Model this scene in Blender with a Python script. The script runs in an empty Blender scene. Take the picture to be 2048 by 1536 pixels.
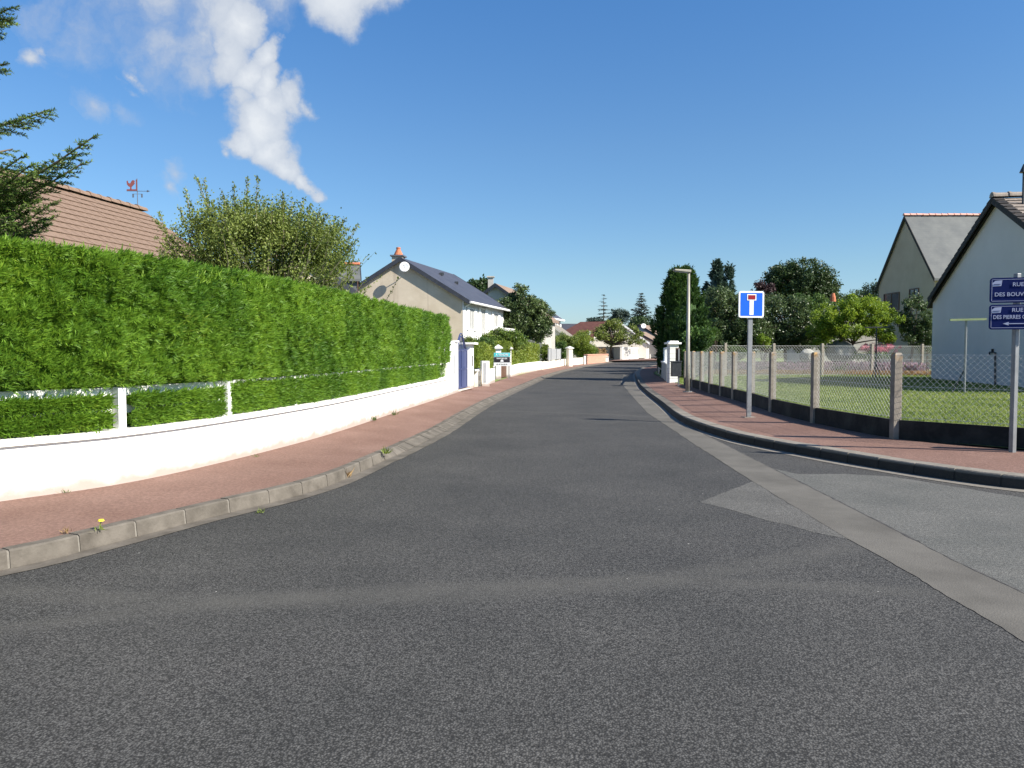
import bpy, math, random
import numpy as np
from mathutils import Vector, Matrix, noise as mnoise
C = bpy.context.scene.collection
sc = bpy.context.scene
rng = np.random.default_rng(7)
random.seed(7)

# ------------------------------------------------------------------ camera
CAMZ, F, PITCH = 1.5, 1540.0, math.atan(68/1540)
cd = bpy.data.cameras.new("camera"); cam = bpy.data.objects.new("camera", cd); C.objects.link(cam)
cam.location = (0, 0, CAMZ); cam.rotation_euler = (math.pi/2-PITCH, 0, 0)
cd.sensor_width = 36; cd.lens = 36*F/2048; cd.clip_start = .05; cd.clip_end = 6000
sc.camera = cam

# ------------------------------------------------------------------ light, sky
SUN_EL, SUN_AZ = math.radians(38), math.radians(27)          # azimuth measured from +X towards -Y
sund = Vector((math.cos(SUN_EL)*math.cos(SUN_AZ), -math.cos(SUN_EL)*math.sin(SUN_AZ), math.sin(SUN_EL)))
sl = bpy.data.lights.new("sun", 'SUN'); sl.energy = 5.0; sl.angle = math.radians(.5); sl.color = (1, .93, .82)
so = bpy.data.objects.new("sun", sl); C.objects.link(so); so.rotation_euler = sund.to_track_quat('Z', 'Y').to_euler()
so.location = (20, -20, 30)
def raydir(u, v):
    a, b = (u-1024)/F, (768-v)/F
    return Vector((a, math.cos(PITCH)+b*math.sin(PITCH), -math.sin(PITCH)+b*math.cos(PITCH)))
w = bpy.data.worlds.new("World"); sc.world = w; w.use_nodes = True
nt = w.node_tree; N = nt.nodes; Lk = nt.links; N.clear()
def nd(t, **k):
    n = N.new(t)
    for a, b in k.items(): setattr(n, a, b)
    return n
sky = nd('ShaderNodeTexSky', sky_type='NISHITA', sun_disc=False, sun_elevation=SUN_EL,
         sun_rotation=math.radians(90)+SUN_AZ, air_density=1.0, dust_density=.35, ozone_density=3.0)
hs = nd('ShaderNodeHueSaturation'); hs.inputs['Saturation'].default_value = 1.12; hs.inputs['Value'].default_value = 1.0
bgs = nd('ShaderNodeBackground'); bgs.inputs['Strength'].default_value = .067
tint = nd('ShaderNodeMix', data_type='RGBA', blend_type='MULTIPLY'); tint.inputs[0].default_value = 1
tint.inputs[7].default_value = (.98, 1.0, 1.06, 1)
Lk.new(sky.outputs[0], hs.inputs['Color']); Lk.new(hs.outputs[0], tint.inputs[6])
tco = nd('ShaderNodeTexCoord'); sx = nd('ShaderNodeSeparateXYZ'); Lk.new(tco.outputs['Generated'], sx.inputs[0])
zr_ = nd('ShaderNodeValToRGB'); el = zr_.color_ramp.elements; el[0].position = 0; el[0].color = (.74, .88, 1.10, 1); el[1].position = 1; el[1].color = (.79, 1.05, 1.18, 1)
for ps, cc_ in ((.1, (.84, .94, .97, 1)), (.25, (.88, 1.02, 1.06, 1)), (.42, (.79, 1.08, 1.22, 1))): e_ = el.new(ps); e_.color = cc_
Lk.new(sx.outputs[2], zr_.inputs[0]); t2_ = nd('ShaderNodeMix', data_type='RGBA', blend_type='MULTIPLY'); t2_.inputs[0].default_value = 1
Lk.new(tint.outputs[2], t2_.inputs[6]); Lk.new(zr_.outputs[0], t2_.inputs[7]); Lk.new(t2_.outputs[2], bgs.inputs[0])
geo = nd('ShaderNodeTexCoord')
nz = nd('ShaderNodeTexNoise'); nz.inputs['Scale'].default_value = 8; nz.inputs['Detail'].default_value = 7; nz.inputs['Roughness'].default_value = .6
Lk.new(geo.outputs['Generated'], nz.inputs['Vector'])
sub = nd('ShaderNodeVectorMath', operation='SUBTRACT'); sub.inputs[1].default_value = (.5, .5, .5); Lk.new(nz.outputs['Color'], sub.inputs[0])
scl = nd('ShaderNodeVectorMath', operation='SCALE'); scl.inputs['Scale'].default_value = .105; Lk.new(sub.outputs[0], scl.inputs[0])
add = nd('ShaderNodeVectorMath', operation='ADD'); Lk.new(geo.outputs['Generated'], add.inputs[0]); Lk.new(scl.outputs[0], add.inputs[1])
prev = None
blobs = [(535,236,74,1.0),(497,268,50,.95),(560,285,60,1),(585,325,46,.95),(612,355,34,.85),(638,384,22,.65),(470,285,26,.6),(560,190,44,.85),(598,190,36,.6),(625,205,22,.4),(548,160,42,.8),(512,138,44,.75),(540,112,36,.75),
         (500,180,40,.5),(470,104,56,.62),(487,40,60,.85),(470,75,52,.7),(440,20,80,.5),(430,-30,110,.6),(395,50,110,.31),(345,80,100,.25),(420,120,70,.30),(330,-20,120,.32),(690,-8,88,1.0),(640,-30,76,.9),(760,-25,70,.75),(808,-8,44,.5),
         (90,132,34,.40),(108,112,22,.3),(200,205,40,.27),(245,215,36,.18),(295,135,20,.36),(275,152,14,.24),(350,328,30,.27),(338,370,26,.30),(320,350,26,.18),(120,40,90,.17),(180,60,110,.19),(560,-10,80,.35),(230,10,100,.2)]
for u, v, r, s in blobs:
    c = raydir(u, v).normalized(); q = raydir(u+r, v).normalized()
    d = nd('ShaderNodeVectorMath', operation='DISTANCE'); d.inputs[1].default_value = c; Lk.new(add.outputs[0], d.inputs[0])
    m = nd('ShaderNodeMapRange'); m.inputs['From Min'].default_value = 0; m.inputs['From Max'].default_value = (q-c).length*1.12
    m.inputs['To Min'].default_value = s; m.inputs['To Max'].default_value = 0; Lk.new(d.outputs['Value'], m.inputs['Value'])
    if prev is None: prev = m
    else:
        mx = nd('ShaderNodeMath', operation='MAXIMUM'); Lk.new(prev.outputs[0], mx.inputs[0]); Lk.new(m.outputs[0], mx.inputs[1]); prev = mx
n2 = nd('ShaderNodeTexNoise'); n2.inputs['Scale'].default_value = 14; n2.inputs['Detail'].default_value = 8; n2.inputs['Roughness'].default_value = .62
Lk.new(add.outputs[0], n2.inputs['Vector'])
nm = nd('ShaderNodeMath', operation='MULTIPLY_ADD'); nm.inputs[1].default_value = .55; nm.inputs[2].default_value = -.275; Lk.new(n2.outputs[0], nm.inputs[0])
fs = nd('ShaderNodeMath', operation='ADD'); Lk.new(prev.outputs[0], fs.inputs[0]); Lk.new(nm.outputs[0], fs.inputs[1])
g0 = nd('ShaderNodeMath', operation='GREATER_THAN'); g0.inputs[1].default_value = .001; Lk.new(prev.outputs[0], g0.inputs[0])
ms = nd('ShaderNodeMapRange', interpolation_type='SMOOTHSTEP'); ms.inputs['From Min'].default_value = .03; ms.inputs['From Max'].default_value = .40; ms.inputs['To Max'].default_value = .93
Lk.new(fs.outputs[0], ms.inputs['Value'])
mg = nd('ShaderNodeMath', operation='MULTIPLY'); Lk.new(ms.outputs[0], mg.inputs[0]); Lk.new(g0.outputs[0], mg.inputs[1])
bgc = nd('ShaderNodeBackground'); bgc.inputs['Strength'].default_value = .53
ccr = nd('ShaderNodeValToRGB'); ccr.color_ramp.elements[0].color = (.50, .56, .66, 1); ccr.color_ramp.elements[0].position = .2
ccr.color_ramp.elements[1].color = (.80, .83, .86, 1); ccr.color_ramp.elements[1].position = .8; Lk.new(fs.outputs[0], ccr.inputs[0]); Lk.new(ccr.outputs[0], bgc.inputs[0])
mxs = nd('ShaderNodeMixShader'); Lk.new(mg.outputs[0], mxs.inputs[0]); Lk.new(bgs.outputs[0], mxs.inputs[1]); Lk.new(bgc.outputs[0], mxs.inputs[2])
wo = nd('ShaderNodeOutputWorld'); Lk.new(mxs.outputs[0], wo.inputs[0])
sc.view_settings.view_transform = 'Standard'; sc.view_settings.look = 'None'; sc.view_settings.gamma = 1
sc.view_settings.use_curve_mapping = False; sc.view_settings.exposure = 1.0
sc.cycles.max_bounces = 6; sc.cycles.transparent_max_bounces = 8

# ------------------------------------------------------------------ places
def rise(y):
    t = min(1, max(0, (y-35)/60)); return .3*t*t*(3-2*t)
def px(u, v, z=0):
    d = raydir(u, v); y = 20
    for _ in range(25):
        t = (z+rise(y)-CAMZ)/d.z; y = d.y*t
        if y < 0 or y > 400: y = 400
    return Vector((d.x*t, d.y*t, z+rise(y)))
def at(u, v, Y):
    d = raydir(u, v); t = Y/d.y
    return Vector((d.x*t, Y, CAMZ+d.z*t))
def catmull(pts, step=.25):
    P = [Vector(p).to_2d() for p in pts]; P = [P[0]*2-P[1]]+P+[P[-1]*2-P[-2]]; out = []
    for i in range(1, len(P)-2):
        n = max(1, int((P[i+1]-P[i]).length/step))
        for k in range(n):
            t = k/n; a, b, c, d = P[i-1], P[i], P[i+1], P[i+2]
            out.append(.5*((2*b)+(c-a)*t+(2*a-5*b+4*c-d)*t*t+(3*b-a-3*c+d)*t**3))
    out.append(P[-2]); return out
def resample(pts, ds, s0=0, s1=None):
    L = [0]
    for a, b in zip(pts, pts[1:]): L.append(L[-1]+(b-a).length)
    if s1 is None: s1 = L[-1]
    n = max(1, int(round((s1-s0)/ds))); out = []; j = 0
    for k in range(n+1):
        s = s0+(s1-s0)*k/n
        while j < len(L)-2 and L[j+1] < s: j += 1
        t = (s-L[j])/max(1e-9, L[j+1]-L[j]); out.append(pts[j].lerp(pts[j+1], t))
    return out
def normals(pts, side):            # side=+1: to the left of travel
    out = []
    for i in range(len(pts)):
        d = (pts[min(i+1, len(pts)-1)]-pts[max(i-1, 0)]).normalized(); out.append(Vector((-d.y, d.x))*side)
    return out
def xofy(pts):
    a = sorted((p.y, p.x) for p in pts); Y = [q[0] for q in a]; X = [q[1] for q in a]
    return lambda y: float(np.interp(y, Y, X))

# ------------------------------------------------------------------ mesh helpers
def props(o, label=None, cat=None, group=None, kind=None):
    if label: o['label'] = label
    if cat: o['category'] = cat
    if group: o['group'] = group
    if kind: o['kind'] = kind
    return o
def thing(name, label, cat, loc=(0, 0, 0), group=None, rotz=0):
    o = bpy.data.objects.new(name, None); C.objects.link(o); o.location = loc; o.rotation_euler = (0, 0, rotz)
    o.empty_display_size = .2; return props(o, label, cat, group)
def wloc(p):
    v = Vector((0, 0, 0))
    while p is not None: v += p.location; p = p.parent
    return v
def link(name, me, parent=None, kind=None, label=None):
    o = bpy.data.objects.new(name, me); C.objects.link(o); o.parent = parent
    return props(o, label, None, None, kind)
class MB:
    def __init__(s): s.v = []; s.f = []
    def poly(s, pts):
        b = len(s.v); s.v += [tuple(p) for p in pts]; s.f.append(tuple(range(b, b+len(pts)))); return s
    def hexa(s, q):                 # 8 corners: 4 bottom ccw, 4 top ccw
        b = len(s.v); s.v += [tuple(p) for p in q]
        s.f += [tuple(b+i for i in t) for t in ((3, 2, 1, 0), (4, 5, 6, 7), (0, 1, 5, 4), (1, 2, 6, 5), (2, 3, 7, 6), (3, 0, 4, 7))]; return s
    def box(s, c, size, rz=0, top=1.0):
        c = Vector(c); hx, hy, hz = size[0]/2, size[1]/2, size[2]/2; R = Matrix.Rotation(rz, 3, 'Z'); q = []
        for z, k in ((-hz, 1), (hz, top)):
            for x, y in ((-hx, -hy), (hx, -hy), (hx, hy), (-hx, hy)): q.append(c+R @ Vector((x*k, y*k, z)))
        return s.hexa(q)
    def bar(s, a, b, wd, ht, up=(0, 0, 1)):      # box from a to b, centred
        a, b = Vector(a), Vector(b); d = (b-a).normalized(); up = Vector(up); sd = d.cross(up)
        if sd.length < 1e-4: sd = d.cross(Vector((1, 0, 0)))
        sd.normalize(); u = sd.cross(d).normalized(); sd *= wd/2; u *= ht/2
        return s.hexa([a-sd-u, a+sd-u, b+sd-u, b-sd-u, a-sd+u, a+sd+u, b+sd+u, b-sd+u])
    def tube(s, pts, rad, n=8, cap=True):
        pts = [Vector(p) for p in pts]; 
        if not hasattr(rad, '__len__'): rad = [rad]*len(pts)
        base = len(s.v); ref = None
        for i, p in enumerate(pts):
            d = (pts[min(i+1, len(pts)-1)]-pts[max(i-1, 0)]).normalized()
            if ref is None: ref = d.cross(Vector((.3, .2, 1)) if abs(d.z) < .9 else Vector((1, 0, 0))).normalized()
            a = (ref-d*ref.dot(d)).normalized(); b = d.cross(a); ref = a
            for k in range(n):
                t = 2*math.pi*k/n; s.v.append(tuple(p+(a*math.cos(t)+b*math.sin(t))*rad[i]))
        for i in range(len(pts)-1):
            for k in range(n):
                a, b = base+i*n+k, base+i*n+(k+1) % n; s.f.append((a, b, b+n, a+n))
        if cap:
            s.f.append(tuple(base+k for k in reversed(range(n)))); e = base+(len(pts)-1)*n; s.f.append(tuple(e+k for k in range(n)))
        return s
    def build(s, name, mat, parent=None, kind=None, label=None, smooth=False, bevel=0):
        off = wloc(parent); me = bpy.data.meshes.new(name)
        me.from_pydata([(x-off.x, y-off.y, z-off.z) for x, y, z in s.v], [], s.f); me.materials.append(mat)
        if smooth: me.polygons.foreach_set('use_smooth', [True]*len(me.polygons))
        me.update(); o = link(name, me, parent, kind, label)
        if bevel:
            m = o.modifiers.new('bevel', 'BEVEL'); m.width = bevel; m.segments = 2; m.limit_method = 'ANGLE'
        return o
def np_mesh(name, V, Fc, mat, parent=None, kind=None, label=None):
    off = wloc(parent); V = (np.asarray(V, float).reshape(-1, 3)-np.array(off)).astype(np.float32); Fc = np.asarray(Fc, np.int32); k = Fc.shape[1]
    me = bpy.data.meshes.new(name); me.vertices.add(len(V)); me.vertices.foreach_set('co', V.ravel())
    me.loops.add(Fc.size); me.loops.foreach_set('vertex_index', Fc.ravel()); me.polygons.add(len(Fc))
    me.polygons.foreach_set('loop_start', np.arange(0, Fc.size, k, dtype=np.int32)); me.update(calc_edges=True); me.materials.append(mat)
    return link(name, me, parent, kind, label)
def unit(a): return a/np.maximum(1e-9, np.linalg.norm(a, axis=1, keepdims=True))
def leafquads(Cn, D, Nn, L, W):
    """one pointed quad per row: root Cn, direction D, facing Nn"""
    D = unit(D); S = unit(np.cross(D, Nn)); L = np.asarray(L).reshape(-1, 1); W = np.asarray(W).reshape(-1, 1)
    V = np.stack([Cn, Cn+D*L*.45+S*W*.5, Cn+D*L, Cn+D*L*.45-S*W*.5], 1)
    return V.reshape(-1, 3), np.arange(len(Cn)*4).reshape(-1, 4)
def rdirs(n): return unit(rng.normal(size=(n, 3)))

# ------------------------------------------------------------------ materials
def mat(name, c1, c2=None, scale=3.0, rough=.8, bump=0, bscale=60, detail=5, metal=0, spec=.4, lo=.35, hi=.65, coord='Object', hook=None):
    m = bpy.data.materials.new(name); m.use_nodes = True; t = m.node_tree; n = t.nodes; b = n['Principled BSDF']
    b.inputs['Roughness'].default_value = rough; b.inputs['Metallic'].default_value = metal; b.inputs['Specular IOR Level'].default_value = spec
    tc = n.new('ShaderNodeTexCoord'); c2 = c2 or tuple(x*.85 for x in c1)
    ns = n.new('ShaderNodeTexNoise'); ns.inputs['Scale'].default_value = scale; ns.inputs['Detail'].default_value = detail; ns.inputs['Roughness'].default_value = .62
    t.links.new(tc.outputs[coord], ns.inputs['Vector'])
    r = n.new('ShaderNodeValToRGB'); r.color_ramp.elements[0].color = (*c1, 1); r.color_ramp.elements[1].color = (*c2, 1)
    r.color_ramp.elements[0].position = lo; r.color_ramp.elements[1].position = hi
    t.links.new(ns.outputs[0], r.inputs[0]); col = r.outputs[0]
    if hook: col = hook(t, tc, col, b)
    t.links.new(col, b.inputs['Base Color'])
    if bump:
        nb = n.new('ShaderNodeTexNoise'); nb.inputs['Scale'].default_value = bscale; nb.inputs['Detail'].default_value = 4
        t.links.new(tc.outputs[coord], nb.inputs['Vector']); bp = n.new('ShaderNodeBump'); bp.inputs['Strength'].default_value = bump; bp.inputs['Distance'].default_value = .01
        t.links.new(nb.outputs[0], bp.inputs['Height']); t.links.new(bp.outputs[0], b.inputs['Normal'])
    return m
def mixc(t, fac, a, b):
    m = t.nodes.new('ShaderNodeMix'); m.data_type = 'RGBA'
    for i, x in ((0, fac), (6, a), (7, b)):
        if hasattr(x, 'is_linked') or hasattr(x, 'links'): t.links.new(x, m.inputs[i])
        else: m.inputs[i].default_value = x
    return m.outputs[2]
def mth(t, op, a, b=None, clamp=False):
    m = t.nodes.new('ShaderNodeMath'); m.operation = op; m.use_clamp = clamp
    for i, x in enumerate((a, b)):
        if x is None: continue
        if isinstance(x, (int, float)): m.inputs[i].default_value = x
        else: t.links.new(x, m.inputs[i])
    return m.outputs[0]
def mrange(t, x, a, b, c=0, d=1, sm=True):
    m = t.nodes.new('ShaderNodeMapRange'); m.interpolation_type = 'SMOOTHSTEP' if sm else 'LINEAR'
    for i, q in ((1, a), (2, b), (3, c), (4, d)): m.inputs[i].default_value = q
    t.links.new(x, m.inputs[0]); return m.outputs[0]
def leafmat(name, ca, cb, cc=None, trans=.35, rough=.5, nscale=1.2):
    """ca dark, cb light leaf colours (true leaf colours), random per leaf and in patches"""
    m = bpy.data.materials.new(name); m.use_nodes = True; t = m.node_tree; n = t.nodes; b = n['Principled BSDF']
    b.inputs['Roughness'].default_value = rough; b.inputs['Specular IOR Level'].default_value = .35
    g = n.new('ShaderNodeNewGeometry'); tc = n.new('ShaderNodeTexCoord'); ns = n.new('ShaderNodeTexNoise'); ns.inputs['Scale'].default_value = nscale
    t.links.new(tc.outputs['Object'], ns.inputs['Vector'])
    s = mth(t, 'ADD', mth(t, 'MULTIPLY', g.outputs['Random Per Island'], .55), mrange(t, ns.outputs[0], .3, .7, 0, .45))
    r = n.new('ShaderNodeValToRGB'); e = r.color_ramp.elements; e[0].color = (*ca, 1); e[1].color = (*cb, 1); e[0].position = .1; e[1].position = .85
    if cc: x = e.new(.97); x.color = (*cc, 1)
    t.links.new(s, r.inputs[0]); t.links.new(r.outputs[0], b.inputs['Base Color'])
    tr = n.new('ShaderNodeBsdfTranslucent'); hv = n.new('ShaderNodeHueSaturation'); hv.inputs['Value'].default_value = 1.25; hv.inputs['Hue'].default_value = .485
    t.links.new(r.outputs[0], hv.inputs['Color']); t.links.new(hv.outputs[0], tr.inputs[0])
    mx = n.new('ShaderNodeMixShader'); mx.inputs[0].default_value = trans; o = n['Material Output']
    t.links.new(b.outputs[0], mx.inputs[1]); t.links.new(tr.outputs[0], mx.inputs[2]); t.links.new(mx.outputs[0], o.inputs[0])
    return m

def fitcircle(p, q, r):
    ax, ay, bx, by, cx, cy = p.x, p.y, q.x, q.y, r.x, r.y; d = 2*(ax*(by-cy)+bx*(cy-ay)+cx*(ay-by))
    ux = ((ax*ax+ay*ay)*(by-cy)+(bx*bx+by*by)*(cy-ay)+(cx*cx+cy*cy)*(ay-by))/d
    uy = ((ax*ax+ay*ay)*(cx-bx)+(bx*bx+by*by)*(ax-cx)+(cx*cx+cy*cy)*(bx-ax))/d
    return ux, uy, math.hypot(ax-ux, ay-uy)
def grain(stone_scale, speck, contrast, worn=(), pitk=.38):
    def hook(t, tc, col, b):
        n = t.nodes; vo = n.new('ShaderNodeTexVoronoi'); vo.inputs['Scale'].default_value = stone_scale; t.links.new(tc.outputs['Object'], vo.inputs['Vector'])
        sv = n.new('ShaderNodeSeparateColor'); t.links.new(vo.outputs['Color'], sv.inputs[0])
        k = mrange(t, sv.outputs[0], 0, 1, 1-contrast, 1+contrast, False)
        pit = mrange(t, vo.outputs['Distance'], .30, .70, 1.06, pitk)      # gaps between the stones are dark binder
        nc = n.new('ShaderNodeTexNoise'); nc.inputs['Scale'].default_value = 38; nc.inputs['Detail'].default_value = 3; t.links.new(tc.outputs['Object'], nc.inputs['Vector'])
        k = mth(t, 'MULTIPLY', mth(t, 'MULTIPLY', k, pit), mrange(t, nc.outputs[0], .3, .7, .78, 1.18))
        sc_ = n.new('ShaderNodeVectorMath'); sc_.operation = 'SCALE'; t.links.new(col, sc_.inputs[0]); t.links.new(k, sc_.inputs['Scale']); col = sc_.outputs[0]
        v2 = n.new('ShaderNodeTexVoronoi'); v2.inputs['Scale'].default_value = 11; t.links.new(tc.outputs['Object'], v2.inputs['Vector'])
        s2 = n.new('ShaderNodeSeparateColor'); t.links.new(v2.outputs['Color'], s2.inputs[0])
        sp = mth(t, 'MULTIPLY', mth(t, 'GREATER_THAN', s2.outputs[1], 1-speck), mth(t, 'LESS_THAN', v2.outputs['Distance'], .07))
        col = mixc(t, sp, col, (.42, .41, .38, 1))
        gp = n.new('ShaderNodeSeparateXYZ'); t.links.new(tc.outputs['Object'], gp.inputs[0])
        wn = n.new('ShaderNodeTexNoise'); wn.inputs['Scale'].default_value = 2.2; wn.inputs['Detail'].default_value = 5; t.links.new(tc.outputs['Object'], wn.inputs['Vector'])
        for cx, cy, R, hw, amt in worn:
            dx = mth(t, 'SUBTRACT', gp.outputs[0], cx); dy = mth(t, 'SUBTRACT', gp.outputs[1], cy)
            rr = mth(t, 'SQRT', mth(t, 'ADD', mth(t, 'MULTIPLY', dx, dx), mth(t, 'MULTIPLY', dy, dy)))
            d = mth(t, 'ABSOLUTE', mth(t, 'SUBTRACT', rr, R)); d = mth(t, 'ADD', d, mth(t, 'MULTIPLY', mth(t, 'SUBTRACT', wn.outputs[0], .5), hw*1.6))
            mk = mrange(t, d, hw*.25, hw*1.6, amt, 0); mk = mth(t, 'MULTIPLY', mk, mrange(t, wn.outputs[0], .3, .6, .35, 1))
            col = mixc(t, mk, col, (.092, .089, .080, 1))
        h = mth(t, 'MULTIPLY', vo.outputs['Distance'], -1); bp = n.new('ShaderNodeBump'); bp.inputs['Strength'].default_value = .55; bp.inputs['Distance'].default_value = .006
        t.links.new(h, bp.inputs['Height']); t.links.new(bp.outputs[0], b.inputs['Normal'])
        return col
    return hook
arcs = [(*fitcircle(px(420,1200), px(1000,1185), px(1690,1093)), .15, .36), 
        (*fitcircle(px(0,1260), px(700,1185), px(1300,1165)), .12, .35)]
M = {}
M['asphalt'] = mat('asphalt', (.057, .057, .055), (.088, .086, .081), .7, .86, lo=.3, hi=.7, spec=.3, hook=grain(104, .03, .40, arcs))
M['asphalt_old'] = mat('worn_asphalt', (.100, .102, .095), (.134, .133, .123), 1.1, .9, spec=.25, hook=grain(110, .01, .14, (), .72))
M['asphalt_patch'] = mat('patch_asphalt', (.098, .096, .089), (.128, .125, .116), 1.5, .88, spec=.25, hook=grain(110, .01, .2, (), .66))
M['gutter'] = mat('concrete_gutter', (.088, .083, .073), (.128, .121, .107), 1.3, .9, bump=.4, bscale=90, spec=.25)
M['crack'] = mat('open_joint', (.03, .03, .03), (.09, .085, .08), 9, .95)
def red_hook(t, tc, col, b):
    return grain(190, 0, .08, (), .84)(t, tc, col, b)
M['red'] = mat('red_asphalt', (.165, .094, .072), (.245, .152, .122), .9, .9, spec=.25, lo=.25, hi=.75, hook=red_hook)
M['kerb'] = mat('kerb_concrete', (.082, .072, .059), (.145, .129, .108), 4, .88, bump=.5, bscale=40, spec=.3)
def kerb_face_shade(t, tc, col, b):  # shade of the road-facing side painted into the colour, below the kerb top
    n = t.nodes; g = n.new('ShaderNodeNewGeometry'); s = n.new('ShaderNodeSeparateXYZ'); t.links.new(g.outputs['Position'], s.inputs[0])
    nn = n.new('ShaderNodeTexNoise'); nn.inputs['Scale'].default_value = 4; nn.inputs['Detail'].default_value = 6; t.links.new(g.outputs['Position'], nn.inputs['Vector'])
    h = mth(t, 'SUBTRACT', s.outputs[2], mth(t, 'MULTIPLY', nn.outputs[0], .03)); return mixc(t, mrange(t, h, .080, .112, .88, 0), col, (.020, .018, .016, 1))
M['kerb_shade_painted'] = mat('shade_painted_kerb_concrete', (.160, .145, .120), (.235, .212, .180), 4, .88, bump=.5, bscale=40, spec=.3, hook=kerb_face_shade)  # pale top; near-black face colour stands in for shade
M['mortar'] = mat('mortar', (.15, .135, .115), (.20, .185, .16), 14, .9, bump=.3, bscale=60)
def wallhook(z0, dirt, col2):
    def hook(t, tc, col, b):
        n = t.nodes; g = n.new('ShaderNodeNewGeometry'); s = n.new('ShaderNodeSeparateXYZ'); t.links.new(g.outputs['Position'], s.inputs[0])
        nn = n.new('ShaderNodeTexNoise'); nn.inputs['Scale'].default_value = 5; nn.inputs['Detail'].default_value = 6; t.links.new(g.outputs['Position'], nn.inputs['Vector'])
        h = mth(t, 'SUBTRACT', s.outputs[2], mth(t, 'MULTIPLY', nn.outputs[0], .22)); return mixc(t, mrange(t, h, z0, z0+.16, dirt, 0), col, (*col2, 1))
    return hook
M['white_wall'] = mat('white_render', (.80, .79, .74), (.86, .85, .81), 2, .75, bump=.25, bscale=70, hook=wallhook(.085, .75, (.24, .15, .11)))
M['cream_wall'] = mat('cream_render', (.74, .68, .58), (.80, .75, .66), 2, .8, bump=.3, bscale=70, hook=wallhook(.12, .3, (.45, .30, .22)))
M['pink_wall'] = mat('pinkish_render', (.70, .54, .42), (.76, .62, .50), 2.5, .8, bump=.3, bscale=60)
M['white_paint'] = mat('white_paint', (.80, .80, .78), (.84, .84, .82), 4, .5)
M['white_dirty'] = mat('weathered_white', (.62, .62, .60), (.74, .74, .71), 3, .7, bump=.2)
M['concrete'] = mat('post_concrete', (.20, .18, .15), (.28, .255, .215), 7, .9, bump=.5, bscale=45)
def lichen(t, tc, col, b):
    n = t.nodes; g = n.new('ShaderNodeNewGeometry'); s = n.new('ShaderNodeSeparateXYZ'); t.links.new(g.outputs['Position'], s.inputs[0])
    nn = n.new('ShaderNodeTexNoise'); nn.inputs['Scale'].default_value = 9; t.links.new(g.outputs['Position'], nn.inputs['Vector'])
    f = mth(t, 'MULTIPLY', mrange(t, s.outputs[2], 1.30, 1.47, 0, 1), mrange(t, nn.outputs[0], .42, .58, 0, .8)); return mixc(t, f, col, (.42, .24, .07, 1))
M['post'] = mat('fence_post_concrete', (.20, .175, .145), (.28, .25, .21), 7, .9, bump=.5, bscale=45, hook=lichen)
M['board'] = mat('stained_shade_darkened_concrete', (.014, .014, .013), (.060, .057, .050), 2.5, .92, bump=.5, bscale=30, lo=.42, hi=.8)  # stained concrete, its colour darkened further to stand in for deep shade
M['wire'] = mat('galvanised_wire', (.50, .51, .50), (.60, .60, .58), 20, .55, metal=.2)
M['galv'] = mat('galvanised_steel', (.20, .21, .22), (.26, .27, .28), 6, .5, metal=.35)
M['lamp'] = mat('lamp_post_paint', (.24, .23, .195), (.30, .285, .24), 8, .5, metal=.2)
M['dark_metal'] = mat('dark_metal', (.04, .045, .05), (.07, .075, .08), 8, .5, metal=.4)
M['blue_gate'] = mat('blue_gate_paint', (.036, .050, .13), (.045, .06, .15), 5, .45)
M['slate'] = mat('slate', (.095, .10, .125), (.135, .14, .165), 3, .55, bump=.2, bscale=30)
def rows(k, amt):
    def hook(t, tc, col, b):
        n = t.nodes; g = n.new('ShaderNodeNewGeometry'); s = n.new('ShaderNodeSeparateXYZ'); t.links.new(g.outputs['Position'], s.inputs[0])
        f = mth(t, 'FRACT', mth(t, 'MULTIPLY', s.outputs[2], k)); return mixc(t, mrange(t, f, 0, .18, amt, 0), col, (.03, .03, .03, 1))
    return hook
M['slate_roof'] = mat('slate_roofing', (.046, .048, .062), (.066, .068, .084), 1.6, .5, bump=.2, bscale=30, hook=rows(7.5, .35))
M['old_slate'] = mat('weathered_slate', (.080, .088, .090), (.120, .127, .122), 1.0, .6, bump=.2, bscale=30, detail=8, hook=rows(6.5, .12))
M['brown_tile'] = mat('flat_brown_tile', (.165, .110, .078), (.215, .150, .110), 5, .8, bump=.3, bscale=60)
M['brown_roof'] = mat('brown_roofing', (.19, .135, .10), (.25, .18, .135), 2, .85, hook=rows(5, .3))
M['grey_brown_roof'] = mat('grey_brown_roofing', (.17, .155, .13), (.23, .205, .17), 2, .85, hook=rows(5, .3))
M['red_roof'] = mat('dark_red_roofing', (.080, .030, .022), (.115, .044, .034), 2, .8, hook=rows(5, .3))
M['redbrown_roof'] = mat('red_brown_roofing', (.070, .038, .027), (.100, .052, .038), 2, .85, hook=rows(5, .3))
M['grey_tile'] = mat('mossy_grey_tile', (.20, .165, .135), (.31, .27, .23), 6, .85, bump=.4, bscale=50)
M['verge'] = mat('dark_verge_tile', (.020, .018, .017), (.045, .040, .036), 7, .85, bump=.3)
M['terracotta'] = mat('terracotta', (.40, .125, .06), (.50, .18, .09), 6, .8)
M['pink_ridge'] = mat('pink_ridge_clay', (.55, .27, .21), (.66, .36, .28), 5, .8)
def streaks(t, tc, col, b):
    n = t.nodes; g = n.new('ShaderNodeNewGeometry'); mp = n.new('ShaderNodeMapping'); mp.inputs['Scale'].default_value = (2.2, 2.2, .12); t.links.new(g.outputs['Position'], mp.inputs[0])
    nn = n.new('ShaderNodeTexNoise'); nn.inputs['Scale'].default_value = 1.6; nn.inputs['Detail'].default_value = 6; t.links.new(mp.outputs[0], nn.inputs['Vector'])
    return mixc(t, mrange(t, nn.outputs[0], .52, .75, 0, .5), col, (.26, .20, .15, 1))
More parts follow.
